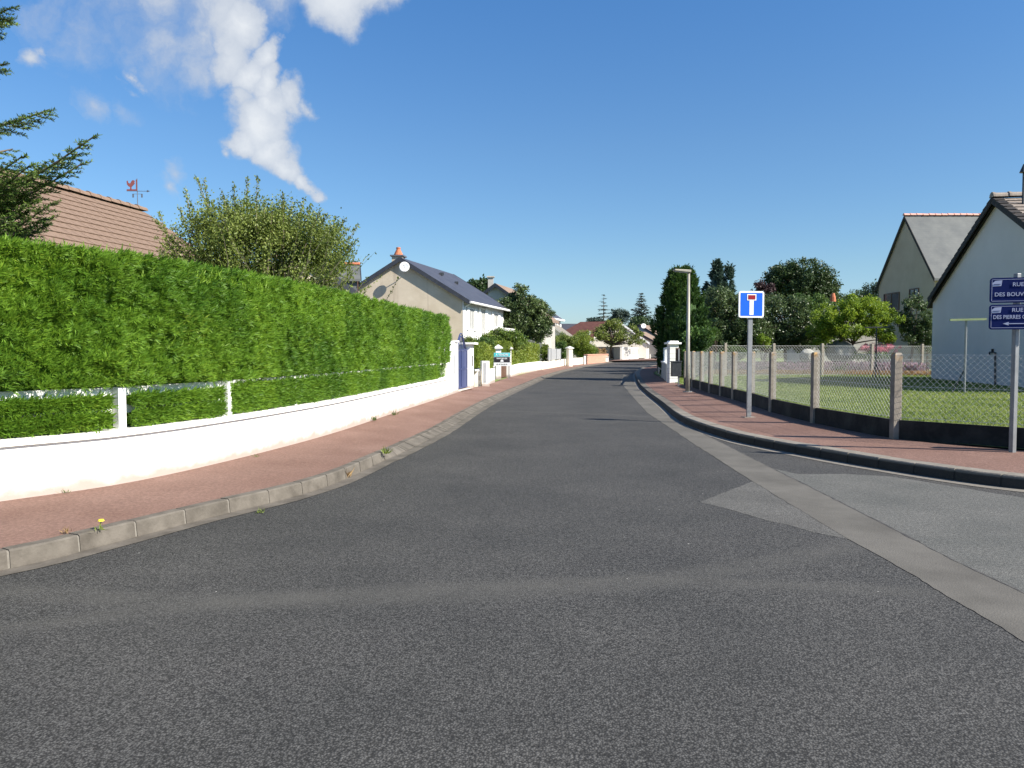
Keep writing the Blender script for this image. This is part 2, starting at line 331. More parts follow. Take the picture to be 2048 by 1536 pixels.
M['beige'] = mat('beige_render', (.50, .425, .32), (.60, .52, .405), .9, .9, bump=.3, bscale=50, detail=8, hook=streaks)
M['grey_render'] = mat('grey_render', (.34, .33, .30), (.46, .44, .41), .7, .9, bump=.3, bscale=50, detail=8)
M['grey_wall'] = mat('grey_garden_wall', (.36, .35, .33), (.42, .41, .385), 1.2, .9)
M['soffit'] = mat('soffit', (.20, .20, .20), (.24, .24, .24), 4, .8)
M['barge'] = mat('black_bargeboard', (.030, .033, .045), (.045, .05, .062), 4, .5)
M['house_white'] = mat('house_white_render', (.57, .53, .485), (.64, .60, .55), .35, .85, bump=.25, bscale=60, detail=7)
M['house_cream'] = mat('house_cream_render', (.42, .335, .240), (.49, .395, .290), .6, .9, bump=.2, bscale=50)
M['glass'] = mat('window_glass', (.05, .06, .07), (.08, .09, .10), 2, .12, spec=.8)
M['curtain_glass'] = mat('curtained_glass', (.13, .13, .125), (.20, .195, .185), 6, .25, spec=.6)
M['brown_wood'] = mat('brown_wood', (.085, .045, .028), (.12, .065, .04), 9, .6)
M['brick'] = mat('pale_red_brick', (.50, .27, .19), (.66, .38, .28), 8, .85, bump=.4, bscale=60)
M['bark'] = mat('bark', (.075, .055, .040), (.15, .12, .09), 7, .9, bump=.6, bscale=25)
M['pale_bark'] = mat('pale_bark', (.15, .125, .09), (.26, .22, .17), 9, .9, bump=.4, bscale=25)
M['earth'] = mat('earth', (.075, .085, .035), (.12, .115, .055), .5, .95)
M['lawn'] = mat('lawn', (.150, .200, .048), (.205, .250, .075), 1.1, .9, bump=.8, bscale=120)
M['blade'] = leafmat('grass_blade', (.12, .18, .035), (.25, .31, .085), (.34, .32, .14), .4, .6, .6)
M['thuja'] = leafmat('cypress_frond', (.048, .135, .012), (.185, .335, .030), (.27, .41, .042), .44, .55, 1.1)
M['thuja_tip'] = leafmat('young_cypress_frond', (.12, .25, .022), (.24, .39, .040), (.32, .42, .06), .48, .55, 1.5)
M['olive_leaf'] = leafmat('olive_leaf', (.080, .115, .024), (.22, .28, .062), (.30, .32, .10), .35, .5, .9)
M['spruce'] = leafmat('spruce_needle', (.035, .080, .018), (.15, .23, .040), (.24, .31, .07), .3, .5, 1.6)
M['dark_conifer'] = leafmat('dark_conifer', (.014, .046, .012), (.062, .128, .022), (.10, .17, .03), .22, .6, .5)
M['blue_conifer'] = leafmat('blue_conifer', (.026, .055, .040), (.065, .105, .075), None, .2, .6, .7)
M['far_conifer'] = leafmat('far_conifer', (.030, .055, .045), (.075, .11, .085), None, .2, .6, .5)
M['oak'] = leafmat('oak_leaf', (.018, .045, .014), (.055, .090, .026), None, .2, .5, .35)
M['apple'] = leafmat('apple_leaf', (.030, .060, .020), (.105, .150, .055), (.22, .27, .16), .25, .4, .5)
M['green_shrub'] = leafmat('green_shrub_leaf', (.040, .090, .018), (.12, .19, .045), (.17, .24, .06), .3, .45, .6)
M['lime'] = leafmat('lime_green_leaf', (.10, .18, .018), (.24, .34, .032), (.32, .40, .06), .45, .5, .6)
M['privet'] = leafmat('privet_leaf', (.10, .16, .020), (.24, .30, .045), (.32, .35, .07), .35, .5, 1.0)
M['laurel'] = leafmat('laurel_leaf', (.055, .11, .018), (.20, .27, .050), (.32, .38, .11), .3, .35, .8)
M['street_tree'] = leafmat('street_tree_leaf', (.030, .058, .020), (.125, .175, .058), (.24, .28, .14), .25, .4, .6)
M['plum'] = leafmat('purple_plum_leaf', (.030, .016, .018), (.065, .035, .035), None, .2, .5, 1)
M['blossom_pink'] = leafmat('pink_blossom', (.60, .12, .20), (.80, .28, .38), None, .3, .6, 2)
M['lavender'] = leafmat('lavender_blossom', (.20, .15, .17), (.36, .25, .30), (.42, .28, .30), .3, .6, 1)
M['dry'] = leafmat('dry_stem', (.22, .15, .07), (.38, .26, .13), (.42, .24, .14), .3, .7, 1)
M['sign_blue'] = mat('sign_blue', (.003, .10, .62), (.004, .115, .66), 3, .4)
M['sign_red'] = mat('sign_red', (.24, .003, .012), (.28, .004, .015), 3, .4)
M['sign_white'] = mat('sign_white', (.80, .81, .82), (.84, .85, .86), 3, .4)
M['navy'] = mat('navy_enamel', (.002, .010, .085), (.003, .012, .095), 3, .6, spec=.15)
M['navy_text'] = mat('pale_enamel', (.40, .43, .58), (.45, .48, .62), 3, .4)
M['cyan'] = mat('cyan_board', (.045, .50, .55), (.05, .54, .60), 3, .5)
M['black_board'] = mat('black_board', (.025, .022, .028), (.03, .028, .034), 3, .5)
M['vane_red'] = mat('rooster_paint', (.20, .055, .055), (.26, .08, .075), 6, .7)
M['vane'] = mat('vane_iron', (.09, .11, .15), (.12, .14, .18), 6, .6)
M['line_green'] = mat('faded_green_paint', (.20, .25, .12), (.25, .30, .16), 6, .6)
M['box_grey'] = mat('grey_recess', (.30, .31, .32), (.36, .37, .38), 5, .6)
M['stone'] = mat('pale_boulder', (.24, .24, .215), (.34, .335, .30), 2, .9, bump=.5, bscale=10)
M['yellow'] = mat('dandelion_yellow', (.80, .62, .02), (.85, .70, .04), 9, .6)
# ------------------------------------------------------------------ curves of the place (plan view)
def G(lst, z): return [px(u, v, z).to_2d() for u, v in lst]
KL = [(-40, 1.2), (-16, 1.7), (-9.5, 2.1), (-6.6, 2.9), (-4.6, 4.05)]
KLc = catmull(KL+G([(0,1143),(200,1094),(406,1040),(640,979),(766,923.6),(807,905),(889,863),(951.6,823),(1000,796.6),(1062.5,768),(1094,754),(1136,741),(1192,730),(1242,723),(1320,718)], 0)+[(60, 118)])
WLc = catmull([(-60, 2.6), (-16, 3.2), (-9.8, 3.4), (-7.2, 4.1), (-5.6, 5.35)]+G([(0,1003),(328,951),(640,874),(795,824),(897,791),(940,776),(975,769.5),(1021,754),(1083,739.6),(1132,730.5),(1172,727),(1216,721.5)], .17))
KRc = catmull([(60, 6.2), (24, 6.3), (14, 6.5), (10.2, 6.75), (7.8, 7.2), (6.4, 7.75)]+G([(2048,980),(1788,943),(1540,898),(1437,873),(1360,842.6),(1318,809),(1293,789),(1277.5,773),(1271,758),(1271,747)], 0)+[(9.6, 57), (12.5, 66), (17.5, 80), (26, 95), (60, 112)])
FRc = catmull([(60, 7.9), (24, 7.95), (13.7, 8.0), (11.2, 8.1), (8.9, 8.5), (7.25, 9.6)]+G([(2024,900),(1790,877),(1629,846),(1544,824),(1468,799),(1421,786),(1386,775),(1345,764)], .19)+[(7.25, 38), (7.9, 43.0), (9.2, 48.5), (11.4, 56), (14.5, 65), (19.5, 78.5), (28, 93), (60, 108)])
kl, wl, kr, fr = map(xofy, (KLc, WLc, KRc, FRc))

def sheet(name, ys, xa, xb, zf, m, nx=2, kind='structure'):
    V = []; Fc = []
    for y in ys:
        a, b = xa(y), xb(y)
        for i in range(nx+1): x = a+(b-a)*i/nx; V.append((x, y, zf(x, y)))
    for j in range(len(ys)-1):
        for i in range(nx): k = j*(nx+1)+i; Fc.append((k, k+1, k+nx+2, k+nx+1))
    return np_mesh(name, V, Fc, M[m], kind=kind)
def yr(a, b, d=.5): n = int((b-a)/d); return [a+(b-a)*i/n for i in range(n+1)]
sheet('ground', [-600, -60, -20, 0, 20, 35]+yr(40, 120, 5)+[200, 600, 3000], lambda y: -2500, lambda y: 2500, lambda x, y: rise(y)-.10, 'earth')
# road: between the two kerbs, open to both sides at the crossing
rl = lambda y: kl(y) if y > 1.3 else -60
rr = lambda y: kr(y) if y > 6.3 else 60
sheet('road', [-30, -10, 0, 1.2]+yr(1.3, 6.2, .2)+yr(6.3, 12, .1)+yr(12.2, 118, .5), rl, rr, lambda x, y: rise(y), 'asphalt')
# garden ground left and lawn right
sheet('garden_ground', yr(2.7, 118, 1), lambda y: -70, lambda y: wl(y)-.12, lambda x, y: rise(y)+.14, 'lawn', 3)
sheet('lawn', yr(8.0, 14, .1)+yr(14.5, 118, .5), lambda y: fr(y)+(.06 if y > 13 else .22), lambda y: 75, lambda x, y: rise(y)+.2, 'lawn', 3)

def ribbon(name, A, B, za, zb, m, n=300):
    A = resample(A, 1, 0); B = resample(B, 1, 0)
    def cum(P):
        L = [0]
        for a, b in zip(P, P[1:]): L.append(L[-1]+(b-a).length)
        return L
    LA, LB = cum(A), cum(B)
    def atl(P, L, t):
        s = t*L[-1]; j = int(np.searchsorted(L, s, 'right'))-1; j = min(j, len(P)-2); return P[j].lerp(P[j+1], (s-L[j])/(L[j+1]-L[j]))
    V = []; Fc = []
    for i in range(n+1):
        a, b = atl(A, LA, i/n), atl(B, LB, i/n)
        for k in range(3): p = a.lerp(b, k/2); V.append((p.x, p.y, (za+(zb-za)*k/2)+rise(p.y)))
    for i in range(n):
        for k in range(2): q = i*3+k; Fc.append((q, q+1, q+4, q+3))
    return np_mesh(name, V, Fc, M[m], kind='structure')

# kerbs: single stones with mortar joints, pavements behind them
def kerb(curve, side, name, ymax, hfun, sfun, dark=False):
    pts = resample(curve, .125); nn = normals(pts, side); root = thing(name, None, None); props(root, kind='structure')
    def prof(i):
        p, q = pts[i], nn[i]; z = rise(p.y); h = hfun(p); s = sfun(p); wd = s+(.23 if dark else .11)
        return [(0, -.05), (0.004, h*.12), (s, h-.012), (s+.012, h), (wd, h), (wd, -.05)], p, q, z
    def seg(i0, i1, inset=0, sink=0):
        V = []; Fc = []; k = 6
        for i in range(i0, i1+1):
            pr, p, q, z = prof(min(i, len(pts)-1)); t = pts[min(i+1, len(pts)-1)]-pts[max(i-1, 0)]; t.normalize()
            e = inset if i == i0 else (-inset if i == i1 else 0)
            for a, b in pr: w_ = p+q*(a+sink)+t*e; V.append((w_.x, w_.y, z+b-(sink if b > 0 else 0)))
        m_ = i1-i0
        for r_ in range(m_):
            for c in range(k-1): a = r_*k+c; Fc.append((a, a+1, a+k+1, a+k))
        return V, Fc, k, m_
    segs = [(i, min(i+4, len(pts)-1)) for i in range(0, len(pts)-1, 4)]; rest = MB()
    near = sorted([s for s in segs if pts[s[0]].length < ymax and pts[s[0]].y > 1.5 and abs(pts[s[0]].x) < 14], key=lambda s: s[0])
    nearset = set(near)
    for s in segs:
        one = s in nearset; V, Fc, k, m_ = seg(s[0], s[1], .007+.004*random.random() if one else 0)
        caps = [tuple(reversed(range(k))), tuple(m_*k+c for c in range(k))]
        dz = random.uniform(-.003, .004) if one else 0
        if one:
            b = MB(); b.v = [(x, y, z+dz) for x, y, z in V]; b.f = Fc+caps; b.build('kerb_stone', M['kerb_shade_painted' if dark else 'kerb'], root)
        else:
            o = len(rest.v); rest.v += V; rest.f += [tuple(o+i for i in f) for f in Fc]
    rest.build('kerb_run', M['kerb_shade_painted' if dark else 'kerb'], root, kind='stuff')
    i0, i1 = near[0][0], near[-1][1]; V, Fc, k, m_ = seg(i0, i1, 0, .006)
    b = MB(); b.v = V; b.f = Fc; b.build('mortar_bed', M['kerb_shade_painted' if dark else 'mortar'], root)
    back = [pts[i]+nn[i]*(sfun(pts[i])+(.23 if dark else .11)) for i in range(len(pts))]
    return back, pts
sm = lambda a, b, x: (lambda t: t*t*(3-2*t))(min(1, max(0, (x-a)/(b-a))))
hl = lambda p: .13-.055*sm(9.6, 12.0, p.y)
sl_ = lambda p: .015+.13*sm(9.6, 12.0, p.y)
hr = lambda p: .14-.03*sm(15.0, 19, p.y)
sr_ = lambda p: .02+.03*sm(15, 19, p.y)
backL, _ = kerb(KLc, 1, 'kerb', 40, hl, sl_)
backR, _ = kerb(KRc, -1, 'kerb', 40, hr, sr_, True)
def zsheet_pave(name, back, wallc, hf, zw, flip):
    # rows follow the kerb; the far side is the nearest wall point at the same y or arc length
    n = 700; A = resample(back, .2); B = resample(wallc, .2)
    key = lambda P: np.array([(p.x, p.y) for p in P]); BB = key(B); V = []; Fc = []; j = 0
    for p in A:
        d = (BB[j:j+60, 0]-p.x)**2+(BB[j:j+60, 1]-p.y)**2; j = min(j+int(np.argmin(d)), len(B)-2); q = B[j]
        for k in range(4):
            r = p.lerp(q, k/3); z0 = hf(p)-.004; V.append((r.x, r.y, z0+(zw-z0)*min(1, k/3*1.0)+rise(r.y)))
    for i in range(len(A)-1):
        for k in range(3): q = i*4+k; Fc.append((q, q+1, q+5, q+4))
    return np_mesh(name, V, Fc, M['red'], kind='structure')
zsheet_pave('pavement', backL, [p-n_*-.0 for p, n_ in zip(WLc, normals(WLc, 1))], hl, .17, 0)
zsheet_pave('pavement', backR, FRc, hr, .19, 1)
# narrow concrete channel at the foot of each kerb
def channel(curve, side, w0, w1, ya, yb, m):
    pts = [p for p in resample(curve, .2)]; nn = normals(pts, side); V = []; Fc = []
    k = 0
    for p, q in zip(pts, nn):
        t = sm(ya, yb, p.y); wd = (w0+(w1-w0)*t)*(1+.10*mnoise.noise(Vector((p.x*2.3, p.y*2.3, 0))))
        for s in (-.01, wd): r = p-q*s; V.append((r.x, r.y, .0048+rise(p.y)))
    for i in range(len(pts)-1): a = i*2; Fc.append((a, a+1, a+3, a+2))
    return np_mesh('gutter', V, Fc, M[m], kind='structure')
channel(KLc, 1, .15, .17, 6, 14, 'kerb')
channel(KRc, -1, .19, .10, 10, 18, 'mortar')
def outline(name, pix, m, z, jit=.012, sub=.15):
    P = [px(u, v, 0) for u, v in pix]; out = []
    for a, b in zip(P, P[1:]+P[:1]):
        n = max(1, int((b-a).length/sub))
        for k in range(n):
            p = a.lerp(b, k/n); q = mnoise.noise_vector(p*3.1)*jit*1.2+mnoise.noise_vector(p*11)*jit*.7+mnoise.noise_vector(p*37)*jit*.5; out.append((p.x+q.x, p.y+q.y, z+rise(p.y)))
    return MB().poly(out).build(name, M[m], kind='structure')
# diagonal concrete channel across the mouth of the side road
outline('side_road_surface', [(1540,936),(1597.5,948.5),(1690,948),(1780,953),(1900,972),(2048,996),(2150,1010),(2900,1100),(2900,1500),(2300,1330),(2048,1186.6),(1904,1120),(1767,1048),(1655.5,992)], 'asphalt_old', .0016, .02, .06)
outline('channel_strip', [(1247,749),(1241,764),(1262,790),(1295,826),(1394.6,892.6),(1506,963),(1600,1020),(1697,1079),(1795,1132),(1879,1182),(2048,1285),(2300,1440),(2700,1700),(2900,1640),(2500,1432),(2300,1330),(2048,1186.6),(1904,1120),(1767,1048),(1655.5,992),(1531,930),(1440,884),(1357,843),(1312,808),(1288,787),(1272,768),(1267,750)], 'gutter', .0032, .012, .05)
outline('asphalt_patch', [(1506,963),(1399,1004),(1520,1036),(1620,1062),(1697,1079),(1600,1020)], 'asphalt_patch', .0016, .02, .05)
cr = [px(u, v, 0) for u, v in [(1357,843),(1440,884),(1531,930),(1655.5,992),(1767,1048),(1904,1120),(2048,1186.6),(2300,1330)]]
V = []; Fc = []
cp = resample([p.to_2d() for p in cr], .05); cn = normals(cp, 1)
for p, q in zip(cp, cn):
    wd = .004+.012*max(0, mnoise.noise(Vector((p.x*4, p.y*4, 2)))+.35); off = .012*mnoise.noise(Vector((p.x*6, p.y*6, 5)))
    for s in (-wd, wd): r = p+q*(s+off); V.append((r.x, r.y, .0048))
for i in range(len(cp)-1): a = i*2; Fc.append((a, a+1, a+3, a+2))
np_mesh('open_joint', V, Fc, M['crack'], kind='structure')

# ------------------------------------------------------------------ left garden wall, rail fence, hedge
def sub_curve(curve, ya, yb): return [p for p in curve if ya <= p.y <= yb]
def wall_run(root, curve, z0, z1, th, m, cap=None, nm='wall', side=1):
    pts = resample(curve, .4); nn = normals(pts, side)
    def extr(a0, a1, za, zb, mm, name):
        V = []; Fc = []
        for p, q in zip(pts, nn):
            for a, z in ((a0, za), (a0, zb), (a1, zb), (a1, za)): r = p+q*a; V.append((r.x, r.y, z+rise(p.y)))
        for i in range(len(pts)-1):
            for k in range(4): a = i*4+k; b = i*4+(k+1) % 4; Fc.append((a, b, b+4, a+4))
        b = MB(); b.v = V; b.f = Fc+[(3, 2, 1, 0), tuple((len(pts)-1)*4+k for k in range(4))]; return b.build(name, mm, root)
    w_ = extr(0, th, z0, z1, M[m], nm)
    if cap: extr(-.038, th+.02, z1+.001, z1+cap, M[m], 'coping')
    return w_
WZ = .650
t = thing('garden_wall', 'long low white rendered wall with thin coping under the clipped hedge', 'wall')
cw = sub_curve(WLc, 3.5, 22.6); wall_run(t, cw, -.05, WZ, .22, 'white_wall', .065)
# rail fence on the wall
rf = thing('rail_fence', 'white rail fence on the long low wall almost swallowed by hedge', 'fence')
hp = resample(cw, .05); hn = normals(hp, 1)
ia = min(range(len(hp)), key=lambda i: (hp[i]-px(244,965,.17).to_2d()).length); ib = min(range(len(hp)), key=lambda i: (hp[i]-px(470,920.5,.17).to_2d()).length)
stp = ib-ia; ii = ia
while ii-stp > 0: ii -= stp
posts = list(range(ii, len(hp), stp))
for i in posts:
    p = hp[i]+hn[i]*.06; MB().box((p.x, p.y, .90), (.085, .085, .44), math.atan2(hn[i].y, hn[i].x)).build('post', M['white_paint'], rf)
for za in (.905, 1.085):
    for a, b in zip(posts, posts[1:]):
        p, q = hp[a]+hn[a]*.12, hp[b]+hn[b]*.12; MB().bar((p.x, p.y, za), (q.x, q.y, za), .03, .085).build('rail', M['white_paint'], rf)

def fronds(Cn, out, n_barb, Ls, m, name, parent, upb=.45, spread=.55, wk=.16):
    """each frond = fan of narrow pointed quads"""
    n = len(Cn); base = unit(out*.55+np.array([0, 0, upb])+np.stack([-out[:, 1], out[:, 0], out[:, 2]*0], 1)*.28+rng.normal(size=(n, 3))*.38); nrm = unit(out+rng.normal(size=(n, 3))*.5)
    side = unit(np.cross(base, nrm)); Vs = []; Ls = np.asarray(Ls)
    for k in range(n_barb):
        a = (k/(max(1, n_barb-1))-.5)*2; root = Cn+base*(Ls*(.28*(1-abs(a))))[:, None]
        d = unit(base+side*(a*spread)+rng.normal(size=(n, 3))*.12); V, _ = leafquads(root, d, nrm, Ls*(1-.42*abs(a)), Ls*wk); Vs.append(V)
    V = np.concatenate(Vs); return np_mesh(name, V, np.arange(len(V)).reshape(-1, 4), M[m], parent)

def hedge_pts(curve, n, z0, z1, depth, bulge, clump=.09, dens=None):
    """points on the street face of a clipped hedge along a curve"""
    P = np.array([(p.x, p.y) for p in curve]); Q = np.array([(q.x, q.y) for q in normals(curve, 1)])
    if dens is None: idx = rng.random(n)*(len(P)-1.001)
    else:
        wgt = np.array([dens(p) for p in curve[:-1]]); wgt = np.cumsum(wgt/wgt.sum()); r = rng.random(n); j = np.searchsorted(wgt, r); idx = np.minimum(j, len(P)-2)+rng.random(n)*.999
    i = idx.astype(int); f = (idx-i)[:, None]; p = P[i]*(1-f)+P[i+1]*f; q = Q[i]; z = z0+(z1-z0)*rng.random(n)
    dz = np.array([mnoise.noise(Vector((a*2.1, b*2.1, c*2.4)))*.62+mnoise.noise(Vector((a*6, b*6, c*6+9)))*.75+mnoise.noise(Vector((a*15, b*15, c*15+3)))*.45 for (a, b), c in zip(p, z)])
    off = bulge-clump*dz; pt = np.concatenate([p+q*off[:, None], z[:, None]], 1); out = np.concatenate([-q, np.zeros((n, 1))], 1); return pt, out, dz
hd = thing('hedge', 'long tall bright green clipped cypress hedge above the white wall', 'hedge')
HT = 2.44
hz = lambda y: .03*math.sin(y*.9)+.02*math.sin(y*2.3)
core = resample(sub_curve(WLc, 3.3, 22.45), .3); cnn = normals(core, 1); V = []; Fc = []
for p, q in zip(core, cnn):
    for a, z in ((.27, 1.16), (.26, HT-.14), (.42, HT-.05), (1.3, HT-.03), (1.4, .2), (.44, .2), (.40, 1.12)): r = p+q*a; V.append((r.x, r.y, z))
k = 7
for i in range(len(core)-1):
    for c in range(k): a = i*k+c; b = i*k+(c+1) % k; Fc.append((a, b, b+k, a+k))
b = MB(); b.v = V; b.f = Fc+[tuple(reversed(range(k))), tuple((len(core)-1)*k+c for c in range(k))]; b.build('inner_growth', M['thuja'], hd)
dn = lambda p: 1/max(5.0, p.length)**1.35
hc = resample(sub_curve(WLc, 3.9, 22.5), .1)
pt, out, dz = hedge_pts(hc, 98000, 1.14, HT, 1, -.005, .12, dn)
dist = np.linalg.norm(pt[:, :2], axis=1); up = .35+.5*(pt[:, 2]-1.1)/1.35
Ls = rng.uniform(.035, .085, len(pt))*(1+.02*dist); fronds(pt, out, 4, Ls, 'thuja', 'foliage', hd, wk=.14)
# top fringe, paler young growth
n = 24000; P = np.array([(p.x, p.y) for p in hc]); Q = np.array([(q.x, q.y) for q in normals(hc, 1)])
wgt = np.array([dn(p) for p in hc[:-1]]); wgt = np.cumsum(wgt/wgt.sum()); j = np.minimum(np.searchsorted(wgt, rng.random(n)), len(P)-2)
dd = rng.random(n)**1.6*.9+.0; base = np.concatenate([P[j]+Q[j]*dd[:, None]+rng.normal(size=(n, 2))*.03, (HT-.05+.035*rng.normal(size=n)-.10*np.exp(-dd*9))[:, None]], 1)
outv = np.concatenate([-Q[j]*.5+rng.normal(size=(n, 2))*.3, np.ones((n, 1))*1.0], 1)
fronds(base, unit(outv), 3, rng.uniform(.035, .105, n)*(1+.5*(rng.random(n)>.97)), 'thuja_tip', 'top_growth', hd, .6, .5, .15)
# bright young shoots on the face, in patches
pt, out, dz = hedge_pts(hc, 26000, 1.2, HT, 1, -.02, .10, dn); keep = np.array([mnoise.noise(Vector((a*.9, b*.9, c*1.6+4))) > .10 for a, b, c in pt]); pt, out = pt[keep], out[keep]
fronds(pt, out, 3, rng.uniform(.04, .10, len(pt)), 'thuja_tip', 'young_shoots', hd, .5, .45, .14)
# end of the hedge against the gate wall
q = cnn[-1]; e = core[-1]; n = 2500; a = rng.random(n)*1.2+.05; z = rng.random(n)*(HT-.75)+.72; tdir = np.array([-q.y, q.x, 0])*-1
ptE = np.stack([e.x+q.x*a, e.y+q.y*a, z], 1)+rng.normal(size=(n, 3))*.04; fronds(ptE, np.tile(np.array([q.y, -q.x, 0.]), (n, 1)), 3, rng.uniform(.08, .15, n), 'thuja', 'end_growth', hd)
# clipped bands of the hedge between the rails
def band(z0, z1, n, far=0):
    for a, b in zip(posts, posts[1:]):
        c = hp[a+2:b-2] if not far else hp[a:b]
        if bool(far) != (a >= ib): continue
        if len(c) < 6 or c[-1].y < 4: continue
        d_ = c[len(c)//2].length; nn_ = int(n*min(1.0, (8/d_)**1.2)); pt, out, _ = hedge_pts(c, nn_, z0, z1, 1, .015, .03)
        fronds(pt, out, 3, rng.uniform(.035, .075, nn_)*(1+.02*d_), 'thuja', 'clipped_band', hd, .35)
band(.735, .88, 3100); band(.925, 1.04, 2700); band(.735, .90, 3000, 1); band(.91, 1.085, 3000, 1)
for a, b in zip(posts, posts[1:]):
    for z in (.79, .985):
        p, q_ = hp[a+3]+hn[a]*.13, hp[b-3]+hn[b]*.13
        if p.y > 3.5: MB().bar((p.x, p.y, z), (q_.x, q_.y, z), .12, .09).build('band_core', M['thuja'], hd)

# ------------------------------------------------------------------ right: concrete post and wire fence
ff = thing('wire_fence', 'concrete post and chain-link fence on a dark low base beside the red pavement', 'fence')
fp = [px(u, v, .19).to_2d() for u, v in [(1790,877),(1629,846),(1544,824),(1503,809),(1468,799),(1443,791.5),(1421,786),(1403,780),(1386,775),(1371,770)]]
fx = [Vector((13.7, 8.05)), Vector((11.2, 8.15)), Vector((8.9, 8.55)), Vector((7.2, 9.68))]
fp = fx+fp
def chain(a, b, z0, z1, pitch, th, root, nm='wire_mesh'):
    """diamond netting between two plan points: single wires with real thickness"""
    d = (b-a); L = d.length; d.normalize(); H = z1-z0; m = MB(); nrm = Vector((-d.y, d.x)); n = int((L+H)/pitch)
    def P(s, z, o): r = a+d*s+nrm*o; return Vector((r.x, r.y, z))
    for sgn in (1, -1):
        for k in range(n+1):
            s0 = k*pitch-H; lo, hi = max(0, s0), min(L, s0+H)
            if hi-lo < .02: continue
            if sgn > 0: q0, q1 = (lo, z0+(lo-s0)), (hi, z0+(hi-s0))
            else: q0, q1 = (lo, z1-(lo-s0)), (hi, z1-(hi-s0))
            tk = th if sgn < 0 else th*.6; m.bar(P(*q0, sgn*th*.5), P(*q1, sgn*th*.5), tk, tk)
    for z in (z0+.02, (z0+z1)/2, z1-.01): m.bar(P(0, z, 0), P(L, z, 0), th*1.3, th*1.3)
    return m.build(nm, M['wire'], root)
for i, p in enumerate(fp):
    nx_ = (fp[min(i+1, len(fp)-1)]-fp[max(i-1, 0)]).normalized(); an = .08
    b = MB().box((p.x, p.y, .72), (.115, .115, 1.42), an); b.box((p.x, p.y, 1.445), (.115, .115, .03), an, .72); b.build('fence_post', M['post'], ff)
for a, b in zip(fp, fp[1:]):
    d = (b-a).normalized(); a1, b1 = a+d*.066, b-d*.066; q = Vector((-d.y, d.x))
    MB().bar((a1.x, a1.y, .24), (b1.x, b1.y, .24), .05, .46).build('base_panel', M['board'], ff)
    c = (a+b)/2-q*.035; MB().box((c.x, c.y, .24), (.05, .03, .44), math.atan2(d.y, d.x)).build('joint_cover', M['post'], ff)
    chain(a1, b1, .49, 1.44, .085, .0036+.0010*max(0, min(1, (a.y-14)/10)), ff)
# back fence across the garden
bf = thing('wire_fence', 'weathered concrete post and chain-link fence across the far side of the lawn', 'fence')
bp = [px(u, v, .2).to_2d() for u, v in [(1450,754),(1546.5,752.5),(1643.5,751.5),(1743,749.8),(1843,748)]]; bp = [bp[0]*2-bp[1]]+bp+[bp[-1]*2-bp[-2]]
for p in bp:
    MB().box((p.x, p.y, .99), (.13, .13, 1.6), .2).box((p.x, p.y, 1.81), (.13, .13, .04), .2, .7).build('fence_post', M['concrete'], bf)
for a, b in zip(bp, bp[1:]): chain(a, b, .25, 1.72, .16, .006, bf)

# ------------------------------------------------------------------ lawn blades
n = 130000; y = 10+30*rng.random(n)**1.25; x = np.array([fr(q) for q in y])+np.where(y < 14, .34, .16)+rng.random(n)*np.maximum(1, (y*.70-np.array([fr(q) for q in y])))
hh = rng.uniform(.025, .06, n)*(1+.015*y); dd = rdirs(n)*.45+np.array([0, 0, 1.]); V, Fq = leafquads(np.stack([x, y, np.full(n, .195)], 1), dd, rdirs(n), hh, .012+.0006*y)
np_mesh('lawn_grass', V, Fq, M['blade'], kind='stuff')
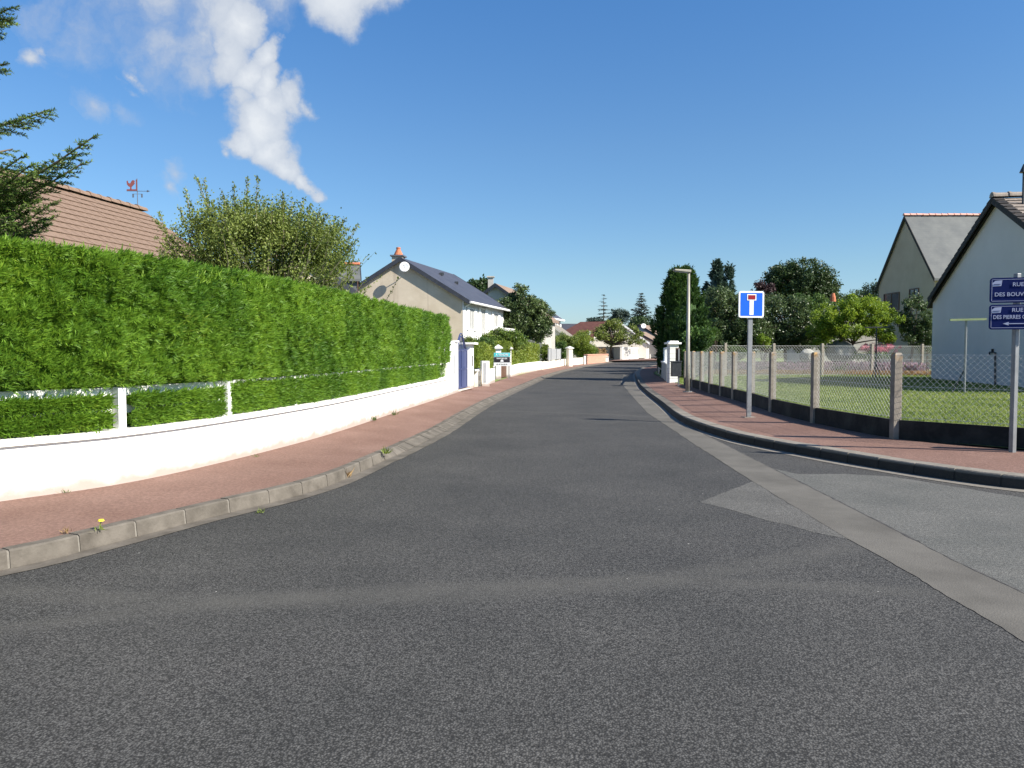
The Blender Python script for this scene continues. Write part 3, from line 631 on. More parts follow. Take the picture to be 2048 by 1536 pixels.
# ------------------------------------------------------------------ building helpers
def v3(p, z): return Vector((p.x, p.y, z))
def extrude_poly(mb, pts, off):
    n = len(pts); b = len(mb.v); mb.v += [tuple(p) for p in pts]+[tuple(Vector(p)+off) for p in pts]
    mb.f += [tuple(reversed(range(b, b+n))), tuple(range(b+n, b+2*n))]+[(b+i, b+(i+1) % n, b+n+(i+1) % n, b+n+i) for i in range(n)]; return mb
def gable_house(root, A, w, r, W, L, z0, ze, zr, wall, roof, og=.35, oe=.35, th=.14, barge='barge', roofname='roof_slope', sides=(0, 1), soffit=None, gutter=None):
    """A corner (plan), w across the gable, r along the ridge"""
    off = v3(r, 0)*L; P = lambda s, z: v3(A+w*s, z)
    extrude_poly(MB(), [P(0, z0), P(W, z0), P(W, ze), P(W/2, zr), P(0, ze)], off).build('wall', M[wall], root)
    k = (zr-ze)/(W/2); out = []; tz = th*math.sqrt(1+k*k); ln = math.sqrt(1+k*k); gap = .004
    for sd in (0, 1):
        s = -oe if sd == 0 else W+oe; zb = ze-k*oe+gap; zt = zr+gap
        q = [P(s, zb), P(W/2, zt), P(W/2, zt+tz), P(s, zb+tz)]; q = [p-v3(r, 0)*og for p in q]
        if sd in sides: extrude_poly(MB(), q, v3(r, 0)*(L+2*og)).build(roofname, M[roof], root)
        if barge:
            for e in (-og-.035, L+og+.003):
                qb = [P(s, zb-.10), P(W/2, zt-.10), P(W/2, zt+tz+.02), P(s, zb+tz+.02)]; qb = [p+v3(r, 0)*e for p in qb]
                extrude_poly(MB(), qb, v3(r, 0)*.032).build('bargeboard', M[barge], root)
        if gutter and sd in gutter:
            s2 = s+(-.06 if sd == 0 else .06); a = P(s2, zb+tz*.3)-v3(r, 0)*(og-.02); MB().tube([a, a+v3(r, 0)*(L+2*og-.04)], .065, 8).build('gutter_pipe', M['white_paint'], root)
            d = P(0 if sd == 0 else W, zb+tz*.2)+v3(w, 0)*(-.07 if sd == 0 else .07)+v3(r, 0)*.15; MB().tube([a+v3(r, 0)*.35, d+Vector((0, 0, -.25)), Vector((d.x, d.y, z0+.1))], .04, 6).build('downpipe', M['white_paint'], root)
    if soffit:
        for sd in (0, 1):
            s = -oe if sd == 0 else W+oe; q = [P(s, ze-k*oe-.012), P(W/2, zr-.012), P(W/2, zr-.002), P(s, ze-k*oe-.002)]; q = [p-v3(r, 0)*og for p in q]
            extrude_poly(MB(), q, v3(r, 0)*(og-.01)).build('soffit', M[soffit], root)
def ridge_tiles(root, a, b, n, rad, m, name='ridge_tile'):
    d = (b-a)/n; u = d.normalized(); sd = u.cross(Vector((0, 0, 1))).normalized(); up = sd.cross(u); me = None
    for i in range(n):
        p = a+d*i
        if me is None:
            V = []; Fc = []; K = 7; Ld = d.length
            for (t, rr) in ((-.03, rad*1.13), (.05, rad*1.13), (.055, rad), (Ld, rad*.95)):
                for k in range(K): an = math.pi*k/(K-1); V.append(tuple(u*t+sd*math.cos(an)*rr+up*(math.sin(an)*rr)))
            for j in range(3):
                for k in range(K-1): q = j*K+k; Fc.append((q, q+1, q+K+1, q+K))
            Fc += [tuple(range(K)), tuple(reversed(range(3*K, 4*K)))]
            me = bpy.data.meshes.new(name); me.from_pydata(V, [], Fc); me.materials.append(M[m])
        o = link(name, me, root); o.location = p-wloc(root)+Vector((0, 0, random.uniform(-.008, .008)))
def tile_slope(root, O, along, down, nA, nD, pA, pD, th, m, single, skip=None):
    """O = top corner of the slope; tiles laid in courses; the ones nearest the camera are separate objects"""
    nrm = along.cross(down).normalized()
    if nrm.z < 0: nrm = -nrm
    tl = pD*1.12; g = .006
    q = []
    for (s, d_, h) in ((g, 0, .0), (pA-g, 0, .0), (pA-g, tl, th*.9), (g, tl, th*.9), (g, 0, th*.45), (pA-g, 0, th*.45), (pA-g, tl, th*1.9), (g, tl, th*1.9)): q.append(along*s+down*d_+nrm*h)
    me = bpy.data.meshes.new('tile'); mb = MB().hexa(q); me.from_pydata(mb.v, [], mb.f); me.materials.append(M[m])
    cells = [(i, j) for j in range(nD) for i in range(nA) if not (skip and skip(i, j))]; P = lambda c: O+along*(pA*(c[0]+(.5 if c[1] % 2 else 0)))+down*(pD*c[1])
    cells.sort(key=single); rest = MB()
    for n_, c in enumerate(cells):
        p = P(c); jz = nrm*random.uniform(0, .006)
        if n_ < 290: o = link('tile', me, root); o.location = p-wloc(root)+jz
        else:
            b = len(rest.v); rest.v += [tuple(p+jz+x) for x in q]; rest.f += [tuple(b+i for i in f) for f in mb.f]
    if rest.v: rest.build('tile_field', M[m], root, kind='stuff')
def window(root, p, al, nrm, wd, ht, frame='white_paint', glass='glass', shutters=None, sh_mat='white_paint', cross=True, proud=.02):
    """p = bottom centre on the wall, al along the wall, nrm outwards"""
    al, nrm = v3(al, 0).normalized(), v3(nrm, 0).normalized(); Z = Vector((0, 0, 1)); f = MB(); fw = .07
    def slab(mb, s0, s1, h0, h1, d0, d1):
        q = [p+al*s+Z*h+nrm*d for h in (h0, h1) for s, d in ((s0, d0), (s1, d0), (s1, d1), (s0, d1))]; return mb.hexa(q)
    h = wd/2; slab(f, -h, h, 0, fw, .004, proud+.03); slab(f, -h, h, ht-fw, ht, .004, proud+.03); slab(f, -h, -h+fw, fw, ht-fw, .004, proud+.03); slab(f, h-fw, h, fw, ht-fw, .004, proud+.03)
    if cross: slab(f, -.035, .035, fw, ht-fw, .004, proud+.025)
    fo = f.build('window_frame', M[frame], root)
    slab(MB(), -h+fw, h-fw, fw, ht-fw, .002, proud*.5).build('pane', M[glass], fo)
    if shutters:
        for s in (-1, 1):
            a, b = sorted((s*(h+.04), s*(h+.04+wd*.48))); slab(MB(), a, b, -.02, ht+.02, .03, .075).build('shutter', M[sh_mat], root)
def dish(root, c, nrm, R, m='sign_white', name='dish'):
    nrm = nrm.normalized(); a = nrm.cross(Vector((0, 0, 1))).normalized(); b = a.cross(nrm); V = [tuple(c-nrm*.10*R*2)]; Fc = []; K = 24; rg = 4
    for j in range(1, rg+1):
        for k in range(K): t = 2*math.pi*k/K; r = R*j/rg; V.append(tuple(c+(a*math.cos(t)+b*math.sin(t))*r-nrm*(.2*R*(1-(j/rg)**2))))
    for k in range(K): Fc.append((0, 1+k, 1+(k+1) % K))
    for j in range(rg-1):
        for k in range(K): p, q = 1+j*K+k, 1+j*K+(k+1) % K; Fc.append((p, p+K, q+K, q))
    mb = MB(); mb.v = V; mb.f = Fc; o = mb.build(name, M[m], root, smooth=True); s = o.modifiers.new('thickness', 'SOLIDIFY'); s.thickness = .015
    MB().tube([c-b*R*.95, c+nrm*R*.95-b*R*.35, c+nrm*R*1.0], .010, 5).box(c+nrm*R*1.02, (.05, .05, .07)).build('feed_arm', M['galv'], root)
def base_z(p, d=.2): return rise(p.y)+d
def V2(x, y): return Vector((x, y))

# ------------------------------------------------------------------ left: brown tiled house behind the hedge
B_ = at(290, 424, 25.0); A_ = at(80, 368, 20.8); zr = (A_.z+B_.z)/2; A_.z = B_.z = zr
r_ = (B_-A_).normalized().to_2d(); dn_ = V2(r_.y, -r_.x)          # downslope towards the street
T = thing('tiled_house', 'house with large brown tiled roof rising behind the hedge at far left', 'house', (A_.x, A_.y, .1))
top = A_.to_2d()-r_*7.5; Wd, k = 4.6, math.tan(math.radians(35)); Lh = (B_.to_2d()-top).length
A0 = top-dn_*Wd; gable_house(T, A0+dn_*.4, dn_, r_, 2*Wd-.8, Lh-.3, .1, zr-k*(Wd-.4)-.12, zr-.12, 'beige', 'brown_roof', og=0.0, oe=.4, th=.06, barge=None)
al = v3(r_, 0); dw = Vector((dn_.x*math.cos(math.radians(35)), dn_.y*math.cos(math.radians(35)), -math.sin(math.radians(35))))
O = v3(top, zr+.0)+dw*.05
tile_slope(T, O, al, dw, int(Lh/.30), 17, .30, .32, .022, 'brown_tile', lambda c: -(c[0]*.30)+abs(c[1]-6)*.9 if c[0]*.3 < Lh-.5 else 50)
ridge_tiles(T, v3(top, zr+.02), Vector((B_.x, B_.y, zr+.02)), int(Lh/.42), .13, 'brown_tile')
# weather vane at the ridge end
R0 = Vector((B_.x, B_.y, zr+.1))-al*.35
Tn = thing('weather_vane', 'rooster weather vane on the ridge end of the brown tiled roof', 'weather vane', R0)
top_v = at(274, 357, R0.y); hgt = top_v.z; p0 = Vector((R0.x, R0.y, R0.z-.02)); s_ = R0.y/F
MB().tube([p0, Vector((R0.x, R0.y, hgt))], .012, 6).build('spindle', M['vane'], Tn)
rx_ = lambda px_, py_: Vector((R0.x+(px_-275)*s_, R0.y, at(274, py_, R0.y).z))
MB().bar(rx_(254, 382), rx_(298, 382.5), .02, .014).poly([rx_(294, 380)+Vector((0, -.01, 0)), rx_(301, 382.5)+Vector((0, -.01, 0)), rx_(294, 385)+Vector((0, -.01, 0))]).build('arrow', M['vane'], Tn)
rooster = [(254,363),(256.5,361),(257,365),(260,367),(262,366),(263.5,363),(265.5,360.5),(268,360.5),(270.5,362),(269.5,364),(270,367),(267.5,370),(265,372.5),(263.5,374),(263.8,378),(264.5,379),(260.5,379),(260.8,374.5),(258,373),(255,369.5),(254.5,366)]
extrude_poly(MB(), [rx_(a, b)+Vector((0, -.008, 0)) for a, b in rooster], Vector((0, .016, 0))).build('rooster', M['vane_red'], Tn)
MB().bar(rx_(254, 380), rx_(274, 380), .014, .045).box(rx_(274, 370), (.05, .015, .34)).build('flag', M['vane_red'], Tn)
MB().bar(rx_(265, 388), rx_(285, 388), .012, .01).box(rx_(266.5, 391.5), (.05, .012, .11)).box(rx_(283.8, 391.5), (.05, .012, .11)).build('compass_arm', M['vane'], Tn)

# ------------------------------------------------------------------ left: slate house with a dormer
D = at(713, 531, 34); T = thing('dormer_house', 'dark slate house with a small dormer and rusty orange ridge behind the spiky shrub', 'house', (D.x-3, D.y+2, .2))
dx = V2(.97, .24).normalized(); dy = V2(-.24, .97).normalized()
Ac = D.to_2d()-dx*7.5-dy*1.0; gable_house(T, Ac+dx*10.0, -dx, dy, 9.8, 10, .2, 1.9, D.z+.35, 'beige', 'slate_roof', og=.2, oe=.3)
# dormer: small gabled box facing right-forward
dm = Ac+dx*5.2-dy*.7; zt = D.z
A2 = D.to_2d()+dy*-.65; gable_house(T, A2, dy, -dx, 1.3, 3.2, 1.5, zt-.62, zt-.05, 'old_slate', 'old_slate', og=.14, oe=.16, th=.08, roofname='dormer_roof')
ridge_tiles(T, v3(D.to_2d()+dx*.12, zt+.04), v3(D.to_2d()-dx*3.2, zt+.04), 9, .10, 'terracotta')
window(T, v3(A2+dy*.65, zt-1.45), dy, dx, .7, .85, 'brown_wood', 'glass')
window(T, v3(A2-dx*1.5, zt-1.5), dx, -dy, 1.6, .75, 'brown_wood', 'glass', proud=.02)

# ------------------------------------------------------------------ left: beige gable house
P0 = at(925, 606, 43.0).to_2d(); an = math.radians(5); wv = V2(-math.cos(an), math.sin(an)); rv = V2(math.sin(an), math.cos(an)); rv = V2(math.sin(math.radians(13)), math.cos(math.radians(13)))
apx = at(806, 521, 43.9); Wb = 6.9; zE = at(930, 600, 43).z+.10
T = thing('beige_house', 'beige gabled house with grey slate roof and a dish under its peak', 'house', (P0.x, P0.y, .2))
gable_house(T, P0, wv, rv, Wb, 9.6, .2, zE, apx.z-.05, 'beige', 'slate_roof', og=.20, oe=.45, th=.12, soffit='soffit', gutter=(0,))
# front wall is white render: a thin facing on the street side
nrm = -wv; q = P0-wv*.0; f0, f1 = q-wv*.03, q+rv*9.6-wv*.03
MB().bar(v3(f0, (.2+zE)/2-.01), v3(f1, (.2+zE)/2-.01), .056, zE-.23).build('front_facing', M['white_paint'], T)
wn = -wv
for s, wd, hb, ht in ((1.55, .95, zE-1.75, 1.28), (4.0, 1.0, zE-2.4, 2.05), (7.2, 1.1, zE-1.75, 1.28)):
    window(T, v3(P0+rv*s-wv*.06, hb), rv, wn, wd, ht, glass='curtain_glass', shutters=True)
# balcony rail below
a, b = P0+rv*2.9-wv*.9, P0+rv*9-wv*.9
m = MB(); zb = zE-2.45; m.bar(v3(a, zb+.95), v3(b, zb+.95), .05, .05); m.bar(v3(a, zb+.1), v3(b, zb+.1), .05, .05)
for i in range(31): c = a.lerp(b, i/30); m.bar(v3(c, zb+.1), v3(c, zb+.95), .03, .03)
m.build('balcony_rail', M['white_paint'], T)
MB().hexa([v3(a+wv*.85, zb-.15), v3(a, zb-.15), v3(b, zb-.15), v3(b+wv*.85, zb-.15), v3(a+wv*.85, zb), v3(a, zb), v3(b, zb), v3(b+wv*.85, zb)]).build('balcony', M['white_dirty'], T)
# chimney
ch = at(797, 522, 45.6); cz = apx.z; c2 = ch.to_2d()
MB().box((c2.x, c2.y, cz-.15), (.62, .75, 1.1), -an).build('chimney', M['beige'], T)
MB().box((c2.x, c2.y, cz+.44), (.80, .92, .08), -an).build('chimney_slab', M['slate'], T)
pot = MB(); pot.tube([(c2.x, c2.y, cz+.48), (c2.x, c2.y, cz+.53), (c2.x, c2.y, cz+.86), (c2.x, c2.y, cz+.88), (c2.x, c2.y, cz+.96)], [.28, .27, .11, .135, .125], 14).build('chimney_pot', M['terracotta'], T, smooth=False)
dc = at(809.5, 534, 42.75); T2 = thing('satellite_dish', 'large white satellite dish fixed under the peak of the beige gable', 'satellite dish', dc)
gn = Vector((wv.y*-1, wv.x, 0)); gn = gn if gn.y < 0 else -gn
dish(T2, dc+gn*.10, Vector((.05, -1, .12)), .28)
MB().tube([dc+gn*.08, dc-gn*.25+Vector((.02, 0, -.22)), dc-gn*.45+Vector((.02, 0, -.22))], .022, 6).build('wall_bracket', M['galv'], T2)
sr = lambda s, t: v3(P0+wv*(t), 0)+v3(rv, 0)*s+Vector((0, 0, zE+(apx.z-.05-zE)*t/(Wb/2)+.20))
for s, t in ((3.9, 2.45), (4.6, 2.6), (4.6, 1.7)): MB().box(sr(s, t), (.22, .24, .14)).build('roof_vent', M['dark_metal'], T)

# ------------------------------------------------------------------ left: houses further down the street
def simple(name, label, apex_px, Y, ang, W, L, ze, wall, roof, z0=.2, og=.25, oe=.3, frac=.5, **kw):
    a = at(*apex_px, Y); an = math.radians(ang); r = V2(math.sin(an), math.cos(an)); w_ = V2(-math.cos(an), math.sin(an)); A = a.to_2d()-w_*(W/2)+r*og
    T = thing(name, label, 'house', (A.x, A.y, rise(Y)+z0)); gable_house(T, A, w_, r, W, L, rise(Y)+z0, ze, a.z-.15, wall, roof, og=og, oe=oe, **kw); return T, A, w_, r, a
T, A, w_, r, a = simple('brown_roofed_house', 'grey gabled house with faded brown roof behind the round street tree', (990, 567), 60, 14, 7.4, 5.2, 3.9, 'grey_render', 'brown_roof')
c = at(981.5, 572, 60.5); MB().box((c.x, c.y, c.z-.1), (.42, .42, 1.5)).build('chimney', M['grey_render'], T); MB().box((c.x, c.y, c.z+.70), (.6, .6, .1)).build('chimney_slab', M['grey_render'], T)
# slate house: ridge seen from (1067,595) to (1085,600), eave corner at (1127,638)
e1 = at(1126, 636, 96); an = math.radians(16); r = V2(math.sin(an), math.cos(an)); w_ = V2(-math.cos(an), math.sin(an)); W = 6.2; L = 13
zt = at(1085, 600, 97).z; A = e1.to_2d()-r*L+w_*.3
T = thing('slate_roofed_house', 'white house with long slate roof and white gutter past the round street tree', 'house', (A.x, A.y, .4))
gable_house(T, A, w_, r, W, L, .4, e1.z-.15, zt-.2, 'white_paint', 'slate_roof', og=.1, oe=.3, gutter=(0,), barge='white_paint')
MB().bar(v3(A-w_*.3, e1.z-.32), v3(A+r*L-w_*.3, e1.z-.32), .5, .18).build('fascia', M['white_paint'], T)
for s in (4.2, 8.5, 11.9): window(T, v3(A-w_*.01+r*s, e1.z-1.9), r, -w_, 1.1, 1.25, glass='curtain_glass', shutters=True)
# low garage with grey-brown roof in front of it
a = at(1098, 645, 86); T = thing('garage', 'low garage with plain grey-brown roof below the white slate house', 'garage', (a.x, a.y, .4))
r = V2(math.sin(math.radians(40)), math.cos(math.radians(40))); w_ = V2(-r.y, r.x)
q = V2(math.cos(math.radians(10)), -math.sin(math.radians(10)))
gable_house(T, a.to_2d()+q*3.9+V2(0, .5), -q, V2(q.y*-1, q.x), 7.8, 9, rise(86)+.2, 1.6, a.z-.1, 'grey_render', 'grey_brown_roof', og=.2, oe=.2, th=.1, barge='grey_render')

# dark blue-grey roof in the far gap
a = at(1140, 648, 135); T = thing('distant_house', 'distant blue-grey slate roof in the gap left of the red roof', 'house', (a.x, a.y, .3))
gable_house(T, V2(a.x-5, a.y), V2(0, 1), V2(1, 0), 8, 12, .3, 2.6, a.z, 'grey_render', 'slate_roof', og=.2)

# red-roofed house with front gable, at the bend
zt = at(1236, 642, 103).z; Tz = rise(100)+.2
T = thing('red_roofed_house', 'red-roofed house with cream front gable facing the road bend', 'house', (14, 100, Tz))
L0 = at(1138, 662, 104); R0_ = at(1236, 642, 104)
# main block: ridge runs across, left end hipped
ra, rb = at(1161, 645, 106), at(1243, 642, 104); ra.z = rb.z = zt; dr = (rb-ra).normalized(); dnv = Vector((dr.y, -dr.x, 0)); hw = 5.2; ez = 2.6; 
ea = ra-dr*3.4+dnv*hw; eb = rb+dnv*hw; fa = ra-dr*3.4-dnv*hw; fb = rb-dnv*hw
for p in (ea, eb, fa, fb): p.z = ez
m = MB(); m.poly([ea, eb, rb, ra]).poly([fb, fa, ra, rb]).poly([fa, ea, ra]).poly([fa+Vector((0,0,-.02)), fb+Vector((0,0,-.02)), eb+Vector((0,0,-.02)), ea+Vector((0,0,-.02))]).poly([eb, fb, rb]); m.build('main_roof', M['red_roof'], T)
i_ = .35; m = MB(); qq = [ea+dr*i_-dnv*i_, eb-dr*i_-dnv*i_, fb-dr*i_+dnv*i_, fa+dr*i_+dnv*i_]; m.hexa([Vector((p.x, p.y, Tz)) for p in qq]+[Vector((p.x, p.y, ez-.03)) for p in qq]); m.build('main_wall', M['cream_wall'], T)
# wing towards the road
ap = at(1241, 642.5, 95); an = math.radians(-14); w_ = V2(math.cos(an)*-1, -math.sin(an)*-1*-1); w_ = V2(-1, .10).normalized(); r = V2(-.25, 1).normalized(); r = V2(w_.y, -w_.x); r = r if r.y > 0 else -r
Ww = 6.9; Aw = ap.to_2d()-w_*(Ww/2-.25); gable_house(T, Aw, w_, r, Ww, 11, Tz, at(1290, 684, 95).z, ap.z-.1, 'cream_wall', 'redbrown_roof', og=.15, oe=.35, th=.12, barge='white_paint')
MB().bar(at(1212, 655, 96.5), at(1184, 679, 94), .10, .06).build('valley_strip', M['pink_wall'], T)
dishp = at(1178, 666, 88); T2 = thing('satellite_dish', 'small white dish on a thin pole above the bright bushes', 'satellite dish', (dishp.x, dishp.y, rise(78)+.2)); dish(T2, dishp, Vector((-.1, -1, .1)), .24)
MB().tube([(dishp.x, dishp.y+.05, rise(78)+.2), (dishp.x, dishp.y+.05, dishp.z)], .03, 6).build('pole', M['galv'], T2)

# grey gabled house beyond it
T, A, w_, r, a = simple('grey_gabled_house', 'small grey gabled house with brown roof left of the dark conifer', (1279, 649), 112, 25, 9.5, 9, 2.2, 'grey_render', 'brown_roof', og=.1, oe=.2)
dp = at(1287, 652, 110); dish(T, dp, Vector((0, -1, .1)), .36)
T, A, w_, r, a = simple('grey_gabled_house', 'low grey wing house nearer the white gates with its plain gable', (1272, 662), 104, 22, 8.5, 6, 1.6, 'grey_render', 'brown_roof', og=.1, oe=.2)

# ------------------------------------------------------------------ right: white house with tiled roof
Q1 = px(1862, 758, .2).to_2d(); Q2 = px(2048, 777, .2).to_2d(); wv = (Q2-Q1).normalized(); rv = V2(-wv.y, wv.x); rv = rv if rv.x > 0 else -rv
W = 12.66; mid = Q1+wv*(W/2); zt = at(1988, 392, mid.y).z; zE = at(1866, 606, Q1.y).z
T = thing('white_house', 'large white rendered house with mossy tiled roof at the right edge', 'house', (Q1.x, Q1.y, .2))
gable_house(T, Q1, wv, rv, W, 9, .2, zE, zt-.2, 'house_white', 'verge', og=.10, oe=.42, th=.09, barge=None)
k = (zt-.2-zE)/(W/2); ca = 1/math.sqrt(1+k*k); al = v3(rv, 0)
dw = Vector((wv.x*ca, wv.y*ca, -k*ca)); O = v3(mid, zt-.2)-al*.16+Vector((0, 0, .11)); 
tile_slope(T, O, al, dw, 27, 19, .34, .37, .03, 'grey_tile', lambda c: c[0]*.34+c[1]*.37*.8)
ridge_tiles(T, O+Vector((0, 0, .05))-al*.05, O+al*8.6+Vector((0, 0, .05)), 16, .17, 'grey_tile')
# verge tiles on both rakes, overlapping like steps
for sgn in (1, -1):
    dd_ = Vector((wv.x*ca*sgn, wv.y*ca*sgn, -k*ca)); nn_ = 19; me = None; nr = dd_.cross(al).normalized(); nr = nr if nr.z > 0 else -nr
    for i in range(nn_):
        p = O+dd_*(i*.37)
        if me is None:
            q = [dd_*s+al*t+nr*h for (s, t, h) in ((0, -.09, -.15), (0, -.04, -.15), (.40, -.04, -.15), (.40, -.09, -.15), (0, -.09, .045), (0, -.04, .045), (.40, -.04, .085), (.40, -.09, .085))]
            mb = MB().hexa(q).hexa([dd_*s+al*t+nr*h for (s, t, h) in ((0, -.04, .02), (0, .22, .02), (.40, .22, .05), (.40, -.04, .05), (0, -.04, .045), (0, .22, .045), (.40, .22, .085), (.40, -.04, .085))])
            me = bpy.data.meshes.new('verge_tile'); me.from_pydata(mb.v, [], mb.f); me.materials.append(M['verge'])
        o = link('verge_tile', me, T); o.location = p-wloc(T)
# far slope covering, plain courses (its tiles are never seen)
# water pipe with tap on the wall
wp = px(1994, 771, .2); 
def on_wall(u, v):
    d = raydir(u, v); n_ = V2(rv.x, rv.y); t = (Q1.dot(n_))/(d.x*n_.x+d.y*n_.y); return Vector((d.x*t, d.y*t, CAMZ+d.z*t))-v3(rv, 0)*.05
a, b, c = on_wall(1993, 770), on_wall(1993, 705), on_wall(1982, 704.5)
MB().tube([a, b, c, c-Vector((0, 0, .09))], .03, 7).build('water_pipe', M['dark_metal'], T); MB().box((b+c)/2+Vector((0, 0, .06)), (.06, .06, .14)).build('pipe_tap', M['dark_metal'], T)
vp = at(2047.5, 345, 27.5); T2 = thing('vent_pipe', 'thin roof vent pipe with conical hat at the right edge above the tiles', 'pipe', (vp.x, vp.y, 5.4))
MB().tube([(vp.x, vp.y, 5.4), (vp.x, vp.y, vp.z)], .035, 8).build('pipe', M['dark_metal'], T2); MB().tube([(vp.x, vp.y, vp.z), (vp.x, vp.y, vp.z+.05), (vp.x, vp.y, vp.z+.30)], [.14, .12, .02], 10).build('hat', M['dark_metal'], T2)

# ------------------------------------------------------------------ right: tall cream house with grey slate roof
apx = at(1806, 433, 53.8); zn = at(1866, 553, 50).z; Tz = rise(54)+.1
T = thing('cream_house', 'tall cream house with steep grey slate roof and pink ridge tiles', 'house', (27.5, 54, Tz))
near = at(1868, 600, 50).to_2d(); far = at(1757, 600, 57.6).to_2d(); w_ = (near-far).normalized(); r = V2(-w_.y, w_.x); r = r if r.x > 0 else -r; W = (near-far).length
gable_house(T, far, w_, r, W, 11, Tz, zn, apx.z-.1, 'house_cream', 'old_slate', og=.12, oe=.25, th=.10, barge='verge')
mid = far+w_*(W/2); ridge_tiles(T, v3(mid, apx.z+.08)-v3(r, 0)*.15, v3(mid, apx.z+.08)+v3(r, 0)*11.1, 26, .13, 'pink_ridge')
def on_g(u, v):
    d = raydir(u, v); t = (far.dot(r))/(d.x*r.x+d.y*r.y); return Vector((d.x*t, d.y*t, CAMZ+d.z*t))
for (u0, u1, v0, v1) in ((1768, 1799, 586, 622), (1819, 1838, 577, 606), (1820, 1836, 668, 690)):
    a, b = on_g(u0, v1), on_g(u1, v1); c, d2 = on_g(u0, v0), on_g(u1, v0); wd = (b-a).length; ht = (c.z+d2.z)/2-(a.z+b.z)/2
    if wd > 3.2: window(T, (a+b)/2+v3(r, 0)*-.01, w_, -r, wd*.42, ht, 'brown_wood', 'glass', shutters=True, sh_mat='brown_wood')
    else: window(T, (a+b)/2+v3(r, 0)*-.01, w_, -r, wd, ht, 'brown_wood', 'glass')
# small pale house behind the lime-green tree
T, A, w_, r, a = simple('pale_house', 'pale garden house half hidden behind the lime-green tree', (1700, 612), 62, 4, 6.4, 6, 3.2, 'grey_render', 'grey_brown_roof')
a = at(1666, 597, 61); MB().tube([(a.x, a.y, a.z-.25), (a.x, a.y, a.z+.1), (a.x, a.y, a.z+.42)], [.22, .20, .11], 10).build('chimney_pot', M['terracotta'], T)

# ------------------------------------------------------------------ left side street furniture and walls
def wall_pt(v_y, off=0.0):      # point on the garden wall line at depth y, off behind it
    i = min(range(len(WLc)), key=lambda i: abs(WLc[i].y-v_y)); n_ = normals(WLc[max(0, i-1):i+2], 1)[min(1, i)]; return WLc[i]+n_*off, n_
def Y(u, v, z=.17): return px(u, v, z).y
# gate with two portal walls
T = thing('gate_pillar', 'white rendered gate pillar with arched niche at the end of the hedge', 'gate pillar')
p1 = px(897, 790.5, .17).to_2d(); p2 = px(916.5, 783, .17).to_2d(); d = (p2-p1).normalized(); n_ = V2(-d.y, d.x)
L1 = (p2-p1).length; z1 = at(905, 684.5, (p1.y+p2.y)/2).z
prof = [(0, .0), (L1, .0), (L1, z1), (L1-.28*L1-.2, z1), (L1*.25, z1-.42), (L1*.10, z1-.9), (-.3, WZ+.42), (-.3, .0)]
extrude_poly(MB(), [v3(p1+d*s, z) for s, z in prof], v3(n_, 0)*.32).build('wall', M['white_wall'], T)
c = p1+d*(L1*.80)+n_*.16; MB().box((c.x, c.y, z1+.035), (.62, .42, .06), math.atan2(d.y, d.x)).build('coping', M['white_paint'], T)
nz_ = at(909, 731, p2.y).z; c = p1+d*(L1*.62); ni = [(-.16, -.25), (.16, -.25), (.16, .28), (.11, .42), (0, .50), (-.11, .42), (-.16, .28)]
extrude_poly(MB(), [v3(c+d*s, nz_+z) for s, z in ni], v3(n_, 0)*-.006).build('niche', M['box_grey'], T)
T = thing('portal_pillar', 'wide white portal pillar right of the blue gate', 'gate pillar')
q1 = px(940.5, 777.5, .17).to_2d(); q2 = px(947.5, 774.5, .17).to_2d(); d2 = (q2-q1).normalized(); n2_ = V2(-d2.y, d2.x)
z2 = at(945, 689, q1.y).z; dpt = 2.1
extrude_poly(MB(), [v3(q1, 0), v3(q2, 0), v3(q2, z2), v3(q1, z2)], v3(n2_, 0)*.9+Vector((-.35, 0, 0))).build('wall', M['white_wall'], T)
c = (q1+q2)/2+n2_*.15; MB().box((c.x, c.y, z2+.04), ((q2-q1).length+.2, .6, .07), math.atan2(d2.y, d2.x)).build('coping', M['white_paint'], T)
c = (q1+q2)/2+d2*.05; MB().box((c.x-n2_.x*.01, c.y-n2_.y*.01, at(948, 722, q1.y).z), (.10, .03, .38), math.atan2(d2.y, d2.x)).build('intercom', M['dark_metal'], T)
# blue gate leaf between them, arched crest
T = thing('metal_gate', 'blue metal garden gate with pointed scrollwork crest', 'gate')
g0 = p2+n_*.10; g1 = q1+n2_*.12; dg = (g1-g0); Lg = dg.length; dg.normalize(); zg = lambda v: at(923, v, (g0.y+g1.y)/2).z
zb, zm, ztp = .24, zg(738), zg(700)
frame = MB()
for s in (0.03, Lg*.5, Lg-.03): frame.bar(v3(g0+dg*s, zb), v3(g0+dg*s, ztp), .05, .05, (dg.x, dg.y, 0))
for z in (zb+.02, zm, ztp): frame.bar(v3(g0, z), v3(g0+dg*Lg, z), .045, .05)
frame.build('gate_frame', M['blue_gate'], T)
for a, b in ((.06, Lg*.5-.03), (Lg*.5+.03, Lg-.06)):
    MB().bar(v3(g0+dg*a, (zb+zm)/2), v3(g0+dg*b, (zb+zm)/2), .018, zm-zb-.06).build('panel', M['blue_gate'], T)
    n_b = 6
    MB().bar(v3(g0+dg*a, (zm+ztp)/2), v3(g0+dg*b, (zm+ztp)/2), .014, ztp-zm-.06).build('panel', M['blue_gate'], T)
cr_ = MB(); K = 16
for w0, hh_ in ((1.0, zg(667)-ztp), (.80, zg(673)-ztp)):
    pts = [v3(g0+dg*(Lg*(.5+(t/K-.5)*w0)), ztp+hh_*(math.sin(math.pi*t/K)**1.5)) for t in range(K+1)]; cr_.tube(pts, .022, 5)
